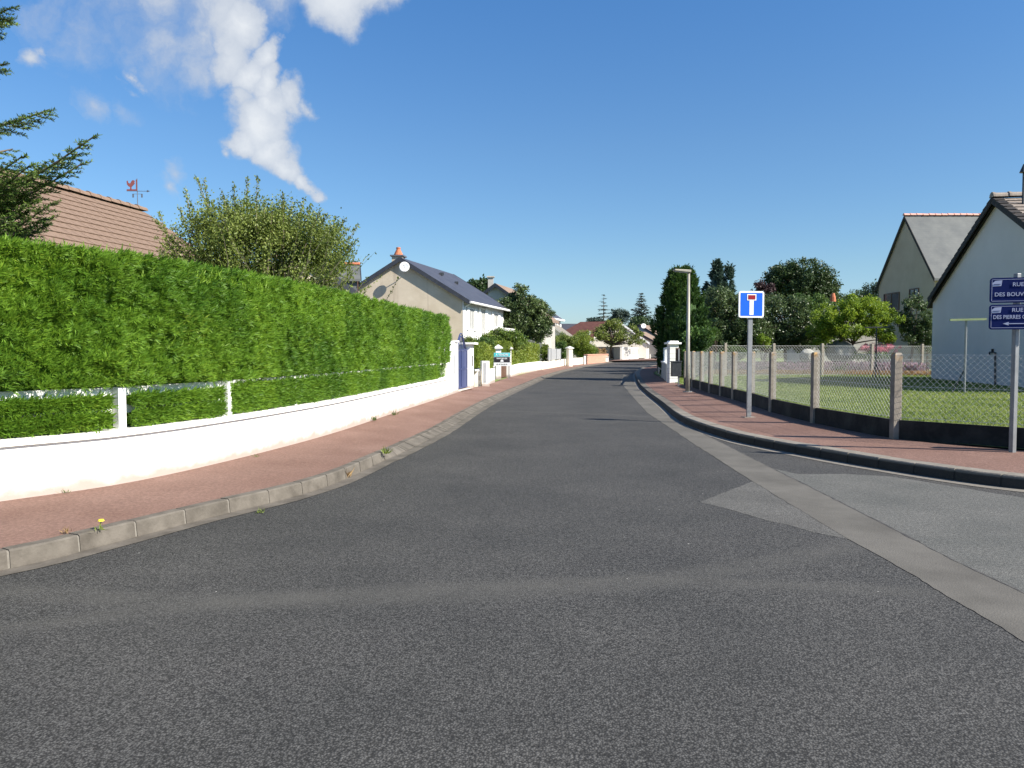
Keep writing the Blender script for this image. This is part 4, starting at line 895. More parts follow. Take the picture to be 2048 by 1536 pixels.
for k in range(1, K, 2):
    t = k/K; cr_.tube([v3(g0+dg*(Lg*t), ztp), v3(g0+dg*(Lg*t), ztp+(zg(670)-ztp)*(math.sin(math.pi*t)**1.5))], .014, 4)
cr_.build('crest', M['blue_gate'], T)
MB().hexa([v3(p2, .13), v3(q1, .13), v3(q1+n2_*.5, .13), v3(p2+n_*.5, .13), v3(p2-n_*.12, .20), v3(q1-n2_*.12, .20), v3(q1+n2_*.5, .20), v3(p2+n_*.5, .20)]).build('doorstep', M['cream_wall'], T)

# meter boxes / slabs
def slab_at(name, label, cat, u0, u1, v0, v1, th, m, z=.17, bev=.01, grp=None):
    a = px(u0, v1, z); wd_ = (u1-u0)*a.y/F; b = a+Vector((wd_, wd_*.25, 0)); d = (b-a).to_2d().normalized(); n_ = V2(-d.y, d.x); h = at((u0+u1)/2, v0, (a.y+b.y)/2).z
    T = thing(name, label, cat, (a.x, a.y, 0), grp); extrude_poly(MB(), [v3(a.to_2d(), rise(a.y)+.02), v3(b.to_2d(), rise(a.y)+.02), v3(b.to_2d(), h), v3(a.to_2d(), h)], v3(n_, 0)*th).build('body', M[m], T, bevel=bev); return T, a.to_2d(), b.to_2d(), d, n_, h
T, a, b, d, n_, h = slab_at('low_wall', 'short cream wall stub beside the portal pillar', 'wall', 948, 956, 742, 772.5, .35, 'cream_wall'); MB().bar(v3(a-n_*.02, h+.03), v3(b-n_*.02, h+.03), .45, .06).build('coping', M['white_paint'], T)
T, a, b, d, n_, h = slab_at('meter_box', 'small white meter cabinet between wall stub and tall slab', 'meter box', 956, 962, 737, 771.5, .3, 'white_dirty'); c = (a+b)/2-n_*.008; MB().box((c.x, c.y, .45), (.08, .015, .16), math.atan2(d.y, d.x)).build('hatch', M['grey_wall'], T)
T, a, b, d, n_, h = slab_at('meter_slab', 'upright white slab with tall grey recess on the left pavement', 'meter box', 964, 979, 722, 772, .28, 'white_wall'); c = a.lerp(b, .40)-n_*.006; MB().box((c.x, c.y, .66), (.11, .012, .74), math.atan2(d.y, d.x)).build('recess', M['box_grey'], T)
# two pillars with pyramidal caps, iron gate between
def pillar(name, label, u, vb, vt, wpx, m='white_wall', cap=True, z=.17, cat='gate pillar', ang=.35, capm='white_dirty'):
    p = px(u, vb, z); wd = wpx*p.y/F; h = at(u, vt, p.y).z; T = thing(name, label, cat, (p.x, p.y, rise(p.y)+.1)); b0 = rise(p.y)+.1
    MB().box((p.x, p.y, (h+b0)/2), (wd, wd, h-b0), ang).build('shaft', M[m], T, bevel=.01)
    if cap: MB().box((p.x, p.y, h+.025), (wd+.16, wd+.16, .07), ang).box((p.x, p.y, h+.12), (wd+.12, wd+.12, .12), ang, .12).build('cap', M[capm], T)
    return T, p, wd, h
TA, pa, wa, ha = pillar('capped_pillar', 'white gate pillar with pyramid cap, left one behind the sale board', 996.5, 757, 697, 10.5, ang=.1)
TB, pb, wb_, hb = pillar('capped_pillar', 'white gate pillar with pyramid cap, right one behind the sale board', 1017, 753, 698, 10.5, ang=.1)
T = thing('iron_gate', 'dark iron garden gate between the two capped pillars', 'gate', (pa.x, pa.y, .1)); g = MB(); a = pa.to_2d(); b = pb.to_2d()
for i in range(9): c = a.lerp(b, .15+.7*i/8); g.bar(v3(c, .2), v3(c, 1.35), .022, .022)
g.bar(v3(a, 1.3), v3(b, 1.3), .03, .04); g.bar(v3(a, .9), v3(b, .9), .03, .04).build('bars', M['dark_metal'], T); MB().bar(v3(a, .55), v3(b, .55), .03, .72).build('panel', M['brown_wood'], T)
# wall stretches
def stretch(name, label, pix, vt0, m, th=.2, cap=None):
    P = [px(u, v, .17).to_2d() for u, v in pix]; y = P[0].y; h = at(pix[0][0], vt0, y).z; T = thing(name, label, 'wall', (P[0].x, P[0].y, 0)); wall_run(T, P, -.05, h-rise(y), th, m, cap); return T, P, h
stretch('low_garden_wall', 'cream low wall between the white slab and the capped pillars', [(979,768),(990,762)], 740, 'white_wall')
T, P, h = stretch('low_garden_wall', 'cream low wall under the light green hedge right of the sale board', [(1021,754),(1039.5,747),(1060,743.5),(1083,739.6)], 731.5, 'white_wall')
T, P, h = stretch('low_garden_wall', 'pinkish low wall from the light hedge end to the square pillar', [(1083.5,739.4),(1108,735),(1132,730.5)], 724, 'cream_wall')
T, P, h = stretch('low_garden_wall', 'pale low wall between square pillar and brick wall', [(1145,729.7),(1160,728.3),(1168,727.5)], 716.5, 'cream_wall')
pillar('square_pillar', 'cream square pillar on the left in the middle of the wall', 1139, 731.3, 697, 9, 'cream_wall', True, ang=.5)
pillar('small_pillar', 'small white pillar at the left end of the brick wall', 1169, 727.7, 712, 3.5, 'white_wall', False)
# brick wall, bricks as real pieces
bp0, bp1 = px(1173, 727.2, .17).to_2d(), px(1215.5, 722, .17).to_2d(); T = thing('brick_wall', 'low pale red brick wall under the last bushes on the left', 'wall', (bp0.x, bp0.y, rise(bp0.y)))
d = (bp1-bp0); Lb = d.length; d.normalize(); n_ = V2(-d.y, d.x); hb_ = at(1173, 710, bp0.y).z; zb = rise(bp0.y)+.05
extrude_poly(MB(), [v3(bp0, zb), v3(bp1, zb+.12), v3(bp1, hb_-.02), v3(bp0, hb_-.02)], v3(n_, 0)*.2).build('mortar_core', M['mortar'], T)
br = MB(); nc = 12; hh_ = (hb_-zb-.05)/nc
for j in range(nc):
    for i in range(int(Lb/.9)):
        a = bp0+d*(i*.9+(.45 if j % 2 else 0)); br.bar(v3(a-n_*.01, zb+hh_*(j+.5)), v3(a+d*.87-n_*.01, zb+hh_*(j+.5)), .05, hh_*.86)
br.build('brick_courses', M['brick'], T, kind='stuff')
MB().bar(v3(bp0+n_*.08, hb_+.02), v3(bp1+n_*.08, hb_+.02), .32, .07).build('coping', M['brick'], T)
p = px(1212, 722.5, .17); T = thing('utility_box', 'small white utility box at the far end of the brick wall', 'box', (p.x, p.y, rise(p.y))); MB().box((p.x, p.y, rise(p.y)+.35), (.5, .3, .45)).build('body', M['white_paint'], T); MB().box((p.x, p.y, rise(p.y)+.59), (.56, .36, .05)).build('lid', M['white_dirty'], T)
# grey wall and white gates across the bend
a, b = px(1242, 719.3, .1), px(1190, 719.5, .1); hh_ = at(1242, 695, a.y).z; T = thing('grey_garden_wall', 'smooth grey garden wall with dark coping facing the road bend', 'wall', (a.x, a.y, rise(a.y)))
MB().bar(Vector((a.x, a.y, (hh_+rise(a.y))/2)), Vector((b.x, b.y+8, (hh_+rise(a.y))/2)), .25, hh_-rise(a.y)).build('wall', M['grey_wall'], T); MB().bar(Vector((a.x, a.y, hh_+.05)), Vector((b.x, b.y+8, hh_+.05)), .34, .09).build('coping', M['slate'], T)
def gateleaf(T, a, b, z0, z1, n, m='white_paint'):
    f = MB(); s = (b-a)
    for t in (0, 1): c = a+s*t; f.bar(v3(c, z0), v3(c, z1+.06), .09, .09)
    for z in (z0+.05, z1): f.bar(v3(a, z), v3(b, z), .06, .09)
    f.build('gate_frame', M[m], T)
    for i in range(n): c = a+s*((i+.5)/n); MB().bar(v3(c, z0+.1), v3(c, z1-.05), s.length/n*.5, .03, (s.y, -s.x, 0)).build('slat', M['white_dirty'], T)
def gate_at(label, u0, u1, v0, v1, vt, n, solid=0):
    a, b = px(u0, v0, .1), px(u1, v1, .1); T = thing('white_gate', label, 'gate', (a.x, a.y, rise(a.y))); gateleaf(T, a.to_2d(), b.to_2d(), rise(a.y)+.12, at(u0, vt, a.y).z, n)
    if solid:
        z = rise(a.y)+.12; MB().bar(v3(a.to_2d(), z+solid/2), v3(b.to_2d(), z+solid/2), .035, solid).build('lower_panel', M['white_paint'], T)
    return T
gate_at('narrow white slatted gate at the end of the grey wall', 1244, 1257, 719.2, 718.8, 695, 8)
gate_at('wide white slatted gate in the middle of the row at the bend', 1259, 1283, 718.7, 717.6, 696, 16, .55)
gate_at('small white low panel gate at the right end of the row', 1286, 1297, 717.6, 717.0, 698, 5, .8)
p = [px(u, v, .1).to_2d() for u, v in ((1298, 716.5), (1345, 714.5))]; T = thing('low_fence_wall', 'pale low wall with thin posts beyond the white gates', 'wall', (p[0].x, p[0].y, .3)); h0 = at(1300, 709, p[0].y).z
MB().bar(v3(p[0], h0/2+.2), v3(p[1], h0/2+.2), .2, h0-.3).build('wall', M['grey_wall'], T)
for t in (.05, .17, .3, .45): c = p[0].lerp(p[1], t); MB().bar(v3(c, .3), v3(c, at(1300, 688, p[0].y).z), .12, .12).build('fence_post', M['galv'], T)

# ------------------------------------------------------------------ right: white block pillar, low wall, post
p = px(1345, 764.5, .19); T = thing('block_pillar', 'white block-built gate pillar with flat cap behind the lamp post', 'gate pillar', (p.x, p.y, .15)); hp_ = at(1345, 688, p.y).z; wd = .36; an_ = .12
nb = 8; bh = (hp_-.15)/nb
MB().box((p.x, p.y, (hp_+.15)/2), (wd-.03, wd-.03, hp_-.17), an_).build('core', M['grey_wall'], T)
for i in range(nb): MB().box((p.x, p.y, .15+bh*(i+.5)), (wd, wd, bh-.012), an_).build('block', M['white_dirty'], T)
MB().box((p.x, p.y, hp_+.03), (wd+.18, wd+.18, .07), an_).box((p.x, p.y, hp_+.095), (wd+.02, wd+.02, .06), an_, .9).build('cap', M['white_paint'], T)
q = px(1357, 772, .19); T = thing('letter_box', 'dark letter box on a pale post beside the block pillar', 'letter box', (q.x, q.y, .15)); MB().bar((q.x, q.y, .15), (q.x, q.y, 1.55), .05, .05).build('post', M['galv'], T)
MB().box((q.x-.10, q.y, .80), (.34, .25, .52)).box((q.x-.10, q.y, 1.08), (.38, .29, .04)).build('box', M['dark_metal'], T, bevel=.01); MB().box((q.x-.02, q.y+.1, 1.3), (.13, .13, .55)).build('board', M['brown_wood'], T)
lw = [px(1338, 763.0, .19).to_2d(), px(1327, 754, .19).to_2d(), px(1320, 748, .19).to_2d()]; T = thing('low_rail_wall', 'low shaded wall with white railing running back from the block pillar', 'wall', (lw[0].x, lw[0].y, .15)); zt = at(1333, 728, lw[0].y).z
V = MB()
for a, b in zip(lw, lw[1:]): V.bar(v3(a, (zt+.1)/2), v3(b, (zt+.1)/2), .2, zt-.1)
V.build('wall', M['grey_wall'], T)
for a, b in zip(lw, lw[1:]):
    MB().bar(v3(a, zt+.03), v3(b, zt+.03), .28, .06).build('coping', M['white_paint'], T); MB().bar(v3(a, 1.62), v3(b, 1.55), .05, .06).build('rail', M['white_paint'], T)
    for i in range(9): c = a.lerp(b, (i+.5)/9); MB().bar(v3(c, zt), v3(c, 1.6), .09, .03, ((b-a).x, (b-a).y, 0)).build('baluster', M['white_paint'], T)
p = px(1316, 746, .19); T = thing('dark_post', 'slim dark post with pale tip at the end of the low wall', 'post', (p.x, p.y, .15)); MB().tube([(p.x, p.y, .1), (p.x, p.y, at(1316, 692, p.y).z)], .06, 8).build('shaft', M['dark_metal'], T); MB().tube([(p.x, p.y, at(1316, 692, p.y).z), (p.x, p.y, at(1316, 687, p.y).z)], [.05, .03], 8).build('tip', M['sign_white'], T)

# ------------------------------------------------------------------ lamp post
p = px(1375, 783, .18); zt = at(1378, 543, p.y).z; T = thing('street_lamp', 'short grey street lamp on the right pavement with flat tilted head', 'street lamp', (p.x, p.y, .15))
MB().tube([(p.x, p.y, .15), (p.x, p.y, .9), (p.x, p.y, zt)], [.070, .066, .042], 14).build('pole', M['lamp'], T, smooth=True)
MB().tube([(p.x, p.y, .15), (p.x, p.y, .19)], .15, 12).build('base_plate', M['galv'], T)
hd_ = Vector((p.x+.03, p.y-.0, zt)); tp = at(1350, 541, p.y); e = Vector((tp.x, p.y-.06, tp.z)); d = (e-hd_).normalized(); up = Vector((0, 0, 1)); sd = d.cross(up).normalized(); upv = sd.cross(d).normalized()
if upv.z < 0: upv = -upv
def hx(s, w_, h0, h1): return [hd_+d*s-sd*w_+upv*h0, hd_+d*s+sd*w_+upv*h0, hd_+d*s+sd*w_+upv*h1, hd_+d*s-sd*w_+upv*h1]
A1, A2_ = hx(-.03, .07, -.035, .05), hx(.52, .11, -.02, .03); MB().hexa([A1[0], A1[1], A2_[1], A2_[0], A1[3], A1[2], A2_[2], A2_[3]]).build('lamp_head', M['lamp'], T, bevel=.012)
A1, A2_ = hx(.08, .055, -.058, -.03), hx(.46, .08, -.045, -.022); MB().hexa([A1[0], A1[1], A2_[1], A2_[0], A1[3], A1[2], A2_[2], A2_[3]]).build('lens', M['curtain_glass'], T)

# ------------------------------------------------------------------ signs
def rrect(w_, h, r, n=5, y=0):
    out = []
    for cx, cz, a0 in ((w_/2-r, -h/2+r, -90), (w_/2-r, h/2-r, 0), (-w_/2+r, h/2-r, 90), (-w_/2+r, -h/2+r, 180)):
        for k in range(n+1): a = math.radians(a0+90*k/n); out.append(Vector((cx+r*math.cos(a), y, cz+r*math.sin(a))))
    return out
def plate(name, w_, h, r, y, th, m, parent, c=(0, 0)):
    pts = [p+Vector((c[0], 0, c[1])) for p in rrect(w_, h, r, 5, y)]; return extrude_poly(MB(), pts, Vector((0, th, 0))).build(name, M[m], parent)
def lettering(text, height, maxw, m, parent, x, z, y, align='CENTER', name='lettering'):
    cu = bpy.data.curves.new('text', 'FONT'); cu.body = text; cu.size = 1; cu.align_x = align; cu.align_y = 'CENTER'; cu.extrude = .004; cu.resolution_u = 3; cu.offset = .012
    o = bpy.data.objects.new('text', cu); C.objects.link(o); bpy.context.view_layer.update(); me = bpy.data.meshes.new_from_object(o.evaluated_get(bpy.context.evaluated_depsgraph_get())); bpy.data.objects.remove(o)
    xs = [v.co.x for v in me.vertices]; zs = [v.co.y for v in me.vertices]; w0 = max(xs)-min(xs); h0 = max(zs)-min(zs); s = height/h0; sx = min(s, maxw/w0); cz = (max(zs)+min(zs))/2; cx = (max(xs)+min(xs))/2
    for v in me.vertices: v.co = Vector(((v.co.x-cx)*sx+x, y-abs(v.co.z)*.1-(.0015 if v.co.z > 0 else 0), (v.co.y-cz)*s+z))
    me.materials.clear(); me.materials.append(M[m]); return link(name, me, parent)
# dead-end sign (local frame: face looks along -Y)
T = thing('dead_end_sign', 'square blue dead-end sign with red bar on a grey post', 'road sign')
p = px(1497.5, 833, .18); zc = at(1500, 609, p.y).z-.15; S = 52.5/F*p.y
MB().box((0, 0, (zc+S/2-.03)/2), (.09, .045, zc+S/2-.03)).build('post', M['galv'], T, bevel=.004)
MB().box((0, 0, .012), (.24, .18, .024)).build('foot', M['concrete'], T)
pl = plate('sign_plate', S, S, .045, -.055, .025, 'sign_white', T, (0, zc))
def flat(parent, w_, h, r, y, m, cx, cz, name): return plate(name, w_, h, r, y, .003, m, parent, (cx, cz))
flat(pl, S*.87, S*.87, .015, -.0585, 'sign_blue', 0, zc, 'blue_field'); flat(pl, S*.16, S*.60, .004, -.062, 'sign_white', 0, zc-.10*S, 'white_stem')
flat(pl, S*.36, S*.235, .004, -.0655, 'sign_white', 0, zc+.265*S, 'white_bar'); flat(pl, S*.29, S*.165, .002, -.069, 'sign_red', 0, zc+.265*S, 'red_bar')
T.location = (p.x, p.y, .15); T.rotation_euler = (0, 0, math.radians(7))
# street name signs
T = thing('street_name_sign', 'two navy street name plates on a galvanised post at the right edge', 'street sign')
p = px(2024.5, 905, .18); z0_ = .15; tz = at(2028, 547, p.y).z-z0_
MB().box((0, 0, tz/2), (.062, .062, tz), .6).build('post', M['galv'], T, bevel=.006)
MB().box((0, 0, .01), (.16, .16, .02)).build('foot', M['concrete'], T)
zA = at(2010, 579.5, p.y-.1).z-z0_; zB = at(2010, 633.5, p.y-.1).z-z0_; PW, PH = .635, .318
for zc, l1, l2, arrow in ((zA, 'RUE', 'DES BOUVREUILS', 0), (zB, 'RUE', 'DES PIERRES CARREES', 1)):
    pl = plate('name_plate', PW, PH, .035, -.075, .022, 'navy', T, (0, zc))
    for (w0, h0, cx, cz) in ((PW-.05, .005, 0, PH/2-.022), (PW-.05, .005, 0, -PH/2+.022), (.005, PH-.05, PW/2-.022, 0), (.005, PH-.05, -PW/2+.022, 0)): plate('border_line', w0, h0, .001, -.0765, .0012, 'navy_text', pl, (cx, zc+cz))
    e = [(-PW/2+.028, -.005+.055), (-PW/2+.125, -.003+.058), (-PW/2+.135, .128), (-PW/2+.06, .122), (-PW/2+.028, .095)]; extrude_poly(MB(), [Vector((x, -.077, zc+z)) for x, z in e], Vector((0, .0015, 0))).build('crest_mark', M['navy_text'], pl)
    MB().bar((-PW/2+.04, -.079, zc+.075), (-PW/2+.118, -.079, zc+.078), .002, .006).build('crest_line', M['navy'], pl)
    lettering(l1, .050, .14, 'navy_text', pl, -.005, zc+(.072 if not arrow else .088), -.079); lettering(l2, .050, PW-.09, 'navy_text', pl, 0, zc+(-.052 if not arrow else 0.0), -.079)
    if arrow: MB().bar((-.11, -.079, zc-.085), (.13, -.079, zc-.085), .002, .010).poly([(-.165, -.080, zc-.085), (-.10, -.080, zc-.107), (-.10, -.080, zc-.063)]).build('arrow', M['navy_text'], pl)
for z in (zA, zB):
    MB().box((0, -.048, z), (.14, .05, .04)).build('clamp', M['galv'], T)
T.location = (p.x, p.y, z0_); T.rotation_euler = (0, 0, math.radians(-19))
# for sale board
pA = (pa+pb)/2; Yb = pa.y-.55; c = at(1004, 719, Yb); T = thing('sale_board', 'real estate sale board in turquoise, black and white before the capped pillars', 'sign', (c.x, c.y, rise(c.y)+.1)); kx = Yb/F
W_ = 33*kx; zt = at(1003, 705.5, Yb).z; zb = at(1003, 732, Yb).z; H = zt-zb; ox = wloc(T)
def brd(w0, h0, y, cx, cz, m, name, par):
    pts = [q+Vector((c.x+cx, c.y, cz)) for q in rrect(w0, h0, .004, 2, y)]; return extrude_poly(MB(), pts, Vector((0, .012, 0))).build(name, M[m], par)
brd(W_, H, 0, 0, (zt+zb)/2, 'sign_white', 'board', T)
brd(W_-.02, H*.27, -.008, 0, zt-H*.15, 'cyan', 'turquoise_band', T); brd(W_-.03, H*.40, -.008, 0, zt-H*.52, 'black_board', 'black_band', T)
def txt(s, h, mw, m, cz, y):
    o = lettering(s, h, mw, m, T, 0, 0, 0); o.location = Vector((c.x, c.y+y, cz))-wloc(T)
txt('A VENDRE', H*.17, W_*.78, 'sign_white', zt-H*.15, -.014); txt('IMMOBILIER', H*.11, W_*.66, 'sign_white', zt-H*.43, -.014); txt('02 47 00 00 00', H*.10, W_*.86, 'dark_metal', zb+H*.13, -.010)
hs_ = [(-.07, 0), (.07, 0), (.055, .07), (0, .11), (-.055, .07)]; extrude_poly(MB(), [Vector((c.x+x*1.1, c.y-.016, zt-H*.68+z)) for x, z in hs_], Vector((0, .004, 0))).build('house_emblem', M['sign_white'], T)
for s in (-1, 1): MB().bar((c.x+s*W_*.42, c.y+.03, rise(Yb)+.1), (c.x+s*W_*.42, c.y+.03, zt-.1), .03, .03).build('stake', M['galv'], T)

# ------------------------------------------------------------------ garden: washing line posts
def tpost(label, u, vb, vt, ua, ub, m1, m2, brace):
    p = px(u, vb, .2); h = at(u, vt, p.y).z; T = thing('washing_line_post', label, 'washing line post', (p.x, p.y, .2)); s = p.y/F
    MB().tube([(p.x, p.y, .15), (p.x, p.y, h)], .033, 8).build('post', M[m1], T); MB().bar((p.x+(ua-u)*s, p.y, h), (p.x+(ub-u)*s, p.y-.15, h+.02), .07, .06).build('crossbar', M[m2], T)
    for sg in brace: MB().tube([(p.x, p.y, .95), (p.x+sg, p.y+.12, .2)], .02, 6).build('brace', M['dark_metal'], T)
    return T
tpost('pale post with faded green crossbar before the white house wall', 1928.5, 787, 640, 1896, 1962, 'galv', 'line_green', (-.30,))
tpost('dark iron T-shaped washing line post in front of the lime-green tree', 1751, 757, 655, 1728, 1775, 'dark_metal', 'dark_metal', (.28, -.1))
p = px(1853, 755, .2); T = thing('thin_stake', 'thin rusty stake at the corner of the white house', 'stake', (p.x, p.y, .2)); MB().tube([(p.x, p.y, .1), (p.x, p.y, 1.5)], .015, 5).build('rod', M['brown_wood'], T)
# boulder pile behind the fence
def boulder(label, u, v, Yd, rx_, rz_):
    c = at(u, v, Yd); V = []; Fc = []; K, R_ = 14, 8
    for j in range(R_+1):
        for k in range(K):
            th_, ph = math.pi*j/R_, 2*math.pi*k/K; q = Vector((math.sin(th_)*math.cos(ph), math.sin(th_)*math.sin(ph), math.cos(th_))); f = 1+.22*mnoise.noise(q*1.7+Vector((u, 0, 0))); V.append((c.x+q.x*rx_*f, c.y+q.y*rx_*f, c.z+q.z*rz_*f))
    for j in range(R_):
        for k in range(K): a, b = j*K+k, j*K+(k+1) % K; Fc.append((a, a+K, b+K, b))
    mb = MB(); mb.v = V; mb.f = Fc; o = mb.build('boulder', M['stone']); props(o, label, 'boulder'); return o
boulder('big pale rounded boulder behind the back garden fence', 1680, 703, 43.5, .85, .62)
boulder('small pale boulder just left of a back fence post', 1615, 712, 41.5, .42, .40)
# ------------------------------------------------------------------ vegetation builders
def limb(mb, a, b, r0, r1, bend=.15, n=5, k=6):
    a, b = Vector(a), Vector(b); L = (b-a).length; o = Vector(rng.normal(size=3))*L*bend; o.z = abs(o.z)*.5
    pts = [a.lerp(b, t/n)+o*math.sin(math.pi*t/n)*(.5) for t in range(n+1)]; mb.tube(pts, [r0+(r1-r0)*t/n for t in range(n+1)], k); return pts
def clumps_in(c, rad, n, jitter=.12, shell=.45, flat=0):
    """sub-clump centres spread through an uneven crown"""
    d = rdirs(n); r = shell+(1-shell)*rng.random(n)**.6
    lump = np.array([1+.28*mnoise.noise(Vector(tuple(x*1.6+np.array(c)))) for x in d])
    return np.array(c)+d*(r*lump)[:, None]*np.array(rad)
def leafcloud(cent, sr, per, size, asp=.55, up=.15, outw=.5, droop=0):
    n = len(cent); ct = np.repeat(cent, per, 0); srr = np.repeat(np.asarray(sr)*np.ones(n), per); d = rdirs(n*per); r = rng.random(n*per)**.45
    P = ct+d*(srr*r)[:, None]*np.array([1, 1, .8]); nrm = unit(d*outw+rdirs(n*per)*.7+np.array([0, 0, up])); ax = unit(np.cross(nrm, rdirs(n*per))); ax[:, 2] -= droop
    s = size*rng.uniform(.6, 1.35, n*per); return leafquads(P, ax, nrm, s, s*asp)
def tree(name, label, cat, base, crowns, mat_, nclump, sr, per, size, trunk_r=.12, bark='bark', group=None, nlimb=14, trunk_top=None, asp=.55, shell=.45, stems=1, extra=None):
    """crowns: list of (centre, radii, weight)"""
    T = thing(name, label, cat, base, group); cents = []
    tot = sum(c[2] for c in crowns)
    for c, rad, wgt in crowns: cents.append(clumps_in(c, rad, max(3, int(nclump*wgt/tot)), shell=shell))
    cents = np.concatenate(cents); V, Fq = leafcloud(cents, sr*rng.uniform(.6, 1.3, len(cents)), per, size, asp); np_mesh('crown', V, Fq, M[mat_], T)
    b = Vector(base); c0 = Vector(crowns[0][0]); mb = MB(); tt = trunk_top if trunk_top is not None else c0.z-crowns[0][1][2]*.55
    top = Vector((b.x+(c0.x-b.x)*.5, b.y+(c0.y-b.y)*.5, tt))
    for s_ in range(stems):
        bb = b+Vector((rng.normal()*.12*(stems > 1), rng.normal()*.12*(stems > 1), -.05)); tp = top+Vector((rng.normal()*.3*(stems > 1), rng.normal()*.3*(stems > 1), 0)); limb(mb, bb, tp, trunk_r, trunk_r*.6, .08, 6, 8)
    mb.build('trunk', M[bark], T, smooth=True); lm = MB()
    for i in rng.choice(len(cents), min(nlimb, len(cents)), replace=False): limb(lm, top-Vector((0, 0, .05)), cents[i], trunk_r*.5, trunk_r*.10, .18, 5, 5)
    lm.build('limbs', M[bark], T); return T
def spruce(name, label, base, H, R, mat_, nwh, per, droop=.25, size=.35, z0=.08, dens=26, group=None, gap=1.0, asp=.16, upcurve=.2):
    """open spruce: whorls of boughs with hanging twigs"""
    T = thing(name, label, 'tree', base, group); b = Vector(base); MB().tube([b, b+Vector((0, 0, H*.5)), b+Vector((0, 0, H*.99))], [H*.022, H*.013, .01], 8).build('trunk', M['bark'], T)
    P, D, Nn, S = [], [], [], []; bo = MB()
    for w_ in range(nwh):
        t = w_/(nwh-1); z = H*(z0+(1-z0)*t**.92); L = R*(1-t)**.85*(.85+.25*rng.random())+.12*R*.5; nb = max(4, int(per*(1-.4*t)))
        for k in range(nb):
            a = 2*math.pi*(k+rng.random()*.5)/nb+w_*1.3; l = L*(.75+.4*rng.random()); dr = Vector((math.cos(a), math.sin(a), 0)); p0 = b+Vector((0, 0, z+rng.normal()*H*.008))
            f = lambda s: p0+dr*(l*s)+Vector((0, 0, -droop*l*s*(1-s*.3)+upcurve*l*s*s))
            bo.tube([f(0), f(.5), f(1)], [H*.006, H*.004, .004], 4, False); n = max(5, int(dens*l/R))
            s = np.sort(rng.random(n)**.75); sd = np.array([-dr.y, dr.x, 0])
            for q in s:
                pp = f(q); sg = 1 if rng.random() < .5 else -1; P.append(pp); D.append(np.array(dr)*.75+sd*sg*(.75)*(1.1-q)+np.array([0, 0, -.18+rng.normal()*.12])); Nn.append(np.array([rng.normal()*.3, rng.normal()*.3, 1])); S.append(size*(.6+.6*rng.random())*(.55+.7*(1-t)))
    V, Fq = leafquads(np.array(P), np.array(D), np.array(Nn), np.array(S), np.array(S)*asp*2.2); np_mesh('foliage', V, Fq, M[mat_], T); bo.build('boughs', M['bark'], T); return T
def dense_conifer(name, label, base, H, prof, mat_, n, sz, group=None, twin=None, lean=.9, kind=None):
    """column of upward sprays; prof: list of (t, radius) from the ground up"""
    T = thing(name, label, 'tree', base, group); b = Vector(base); MB().tube([b, b+Vector((0, 0, H*.9))], [H*.03, .02], 8).build('trunk', M['bark'], T)
    ts = [p[0] for p in prof]; rs = [p[1] for p in prof]; m = int(n/46); t = rng.random(m)**.9; a = rng.random(m)*2*math.pi
    rr = np.interp(t, ts, rs)*np.array([.86+.30*mnoise.noise(Vector((math.cos(x)*1.7, math.sin(x)*1.7, y*H*.55+b.x))) for x, y in zip(a, t)])*rng.uniform(.80, 1.05, m)
    ce = np.stack([b.x+np.cos(a)*rr, b.y+np.sin(a)*rr, b.z+t*H], 1)
    if twin: sh = rng.random(m) < .4; ce[sh] += np.array(twin)*t[sh][:, None]**3
    k = 46; C2 = np.repeat(ce, k, 0)+rng.normal(size=(m*k, 3))*np.array([.13, .13, .22])*H*.045*1.6; out = np.repeat(np.stack([np.cos(a), np.sin(a), np.zeros(m)], 1), k, 0)
    D = unit(out*.75+np.array([0, 0, lean])+rng.normal(size=C2.shape)*.35); s = sz*rng.uniform(.6, 1.3, len(C2)); V, Fq = leafquads(C2, D, unit(out+rng.normal(size=C2.shape)*.6), s, s*.32); np_mesh('foliage', V, Fq, M[mat_], T)
    V = []; Fc = []; K = 10
    for j, q in enumerate(np.linspace(0.02, .95, 9)):
        for i in range(K): an_ = 2*math.pi*i/K; r = np.interp(q, ts, rs)*.62; V.append((b.x+math.cos(an_)*r, b.y+math.sin(an_)*r, b.z+q*H))
    for j in range(8):
        for i in range(K): p, q = j*K+i, j*K+(i+1) % K; Fc.append((p, q, q+K, p+K))
    mb = MB(); mb.v = V; mb.f = Fc+[tuple(range(8*K, 9*K))]; mb.build('inner_growth', M[mat_], T); return T
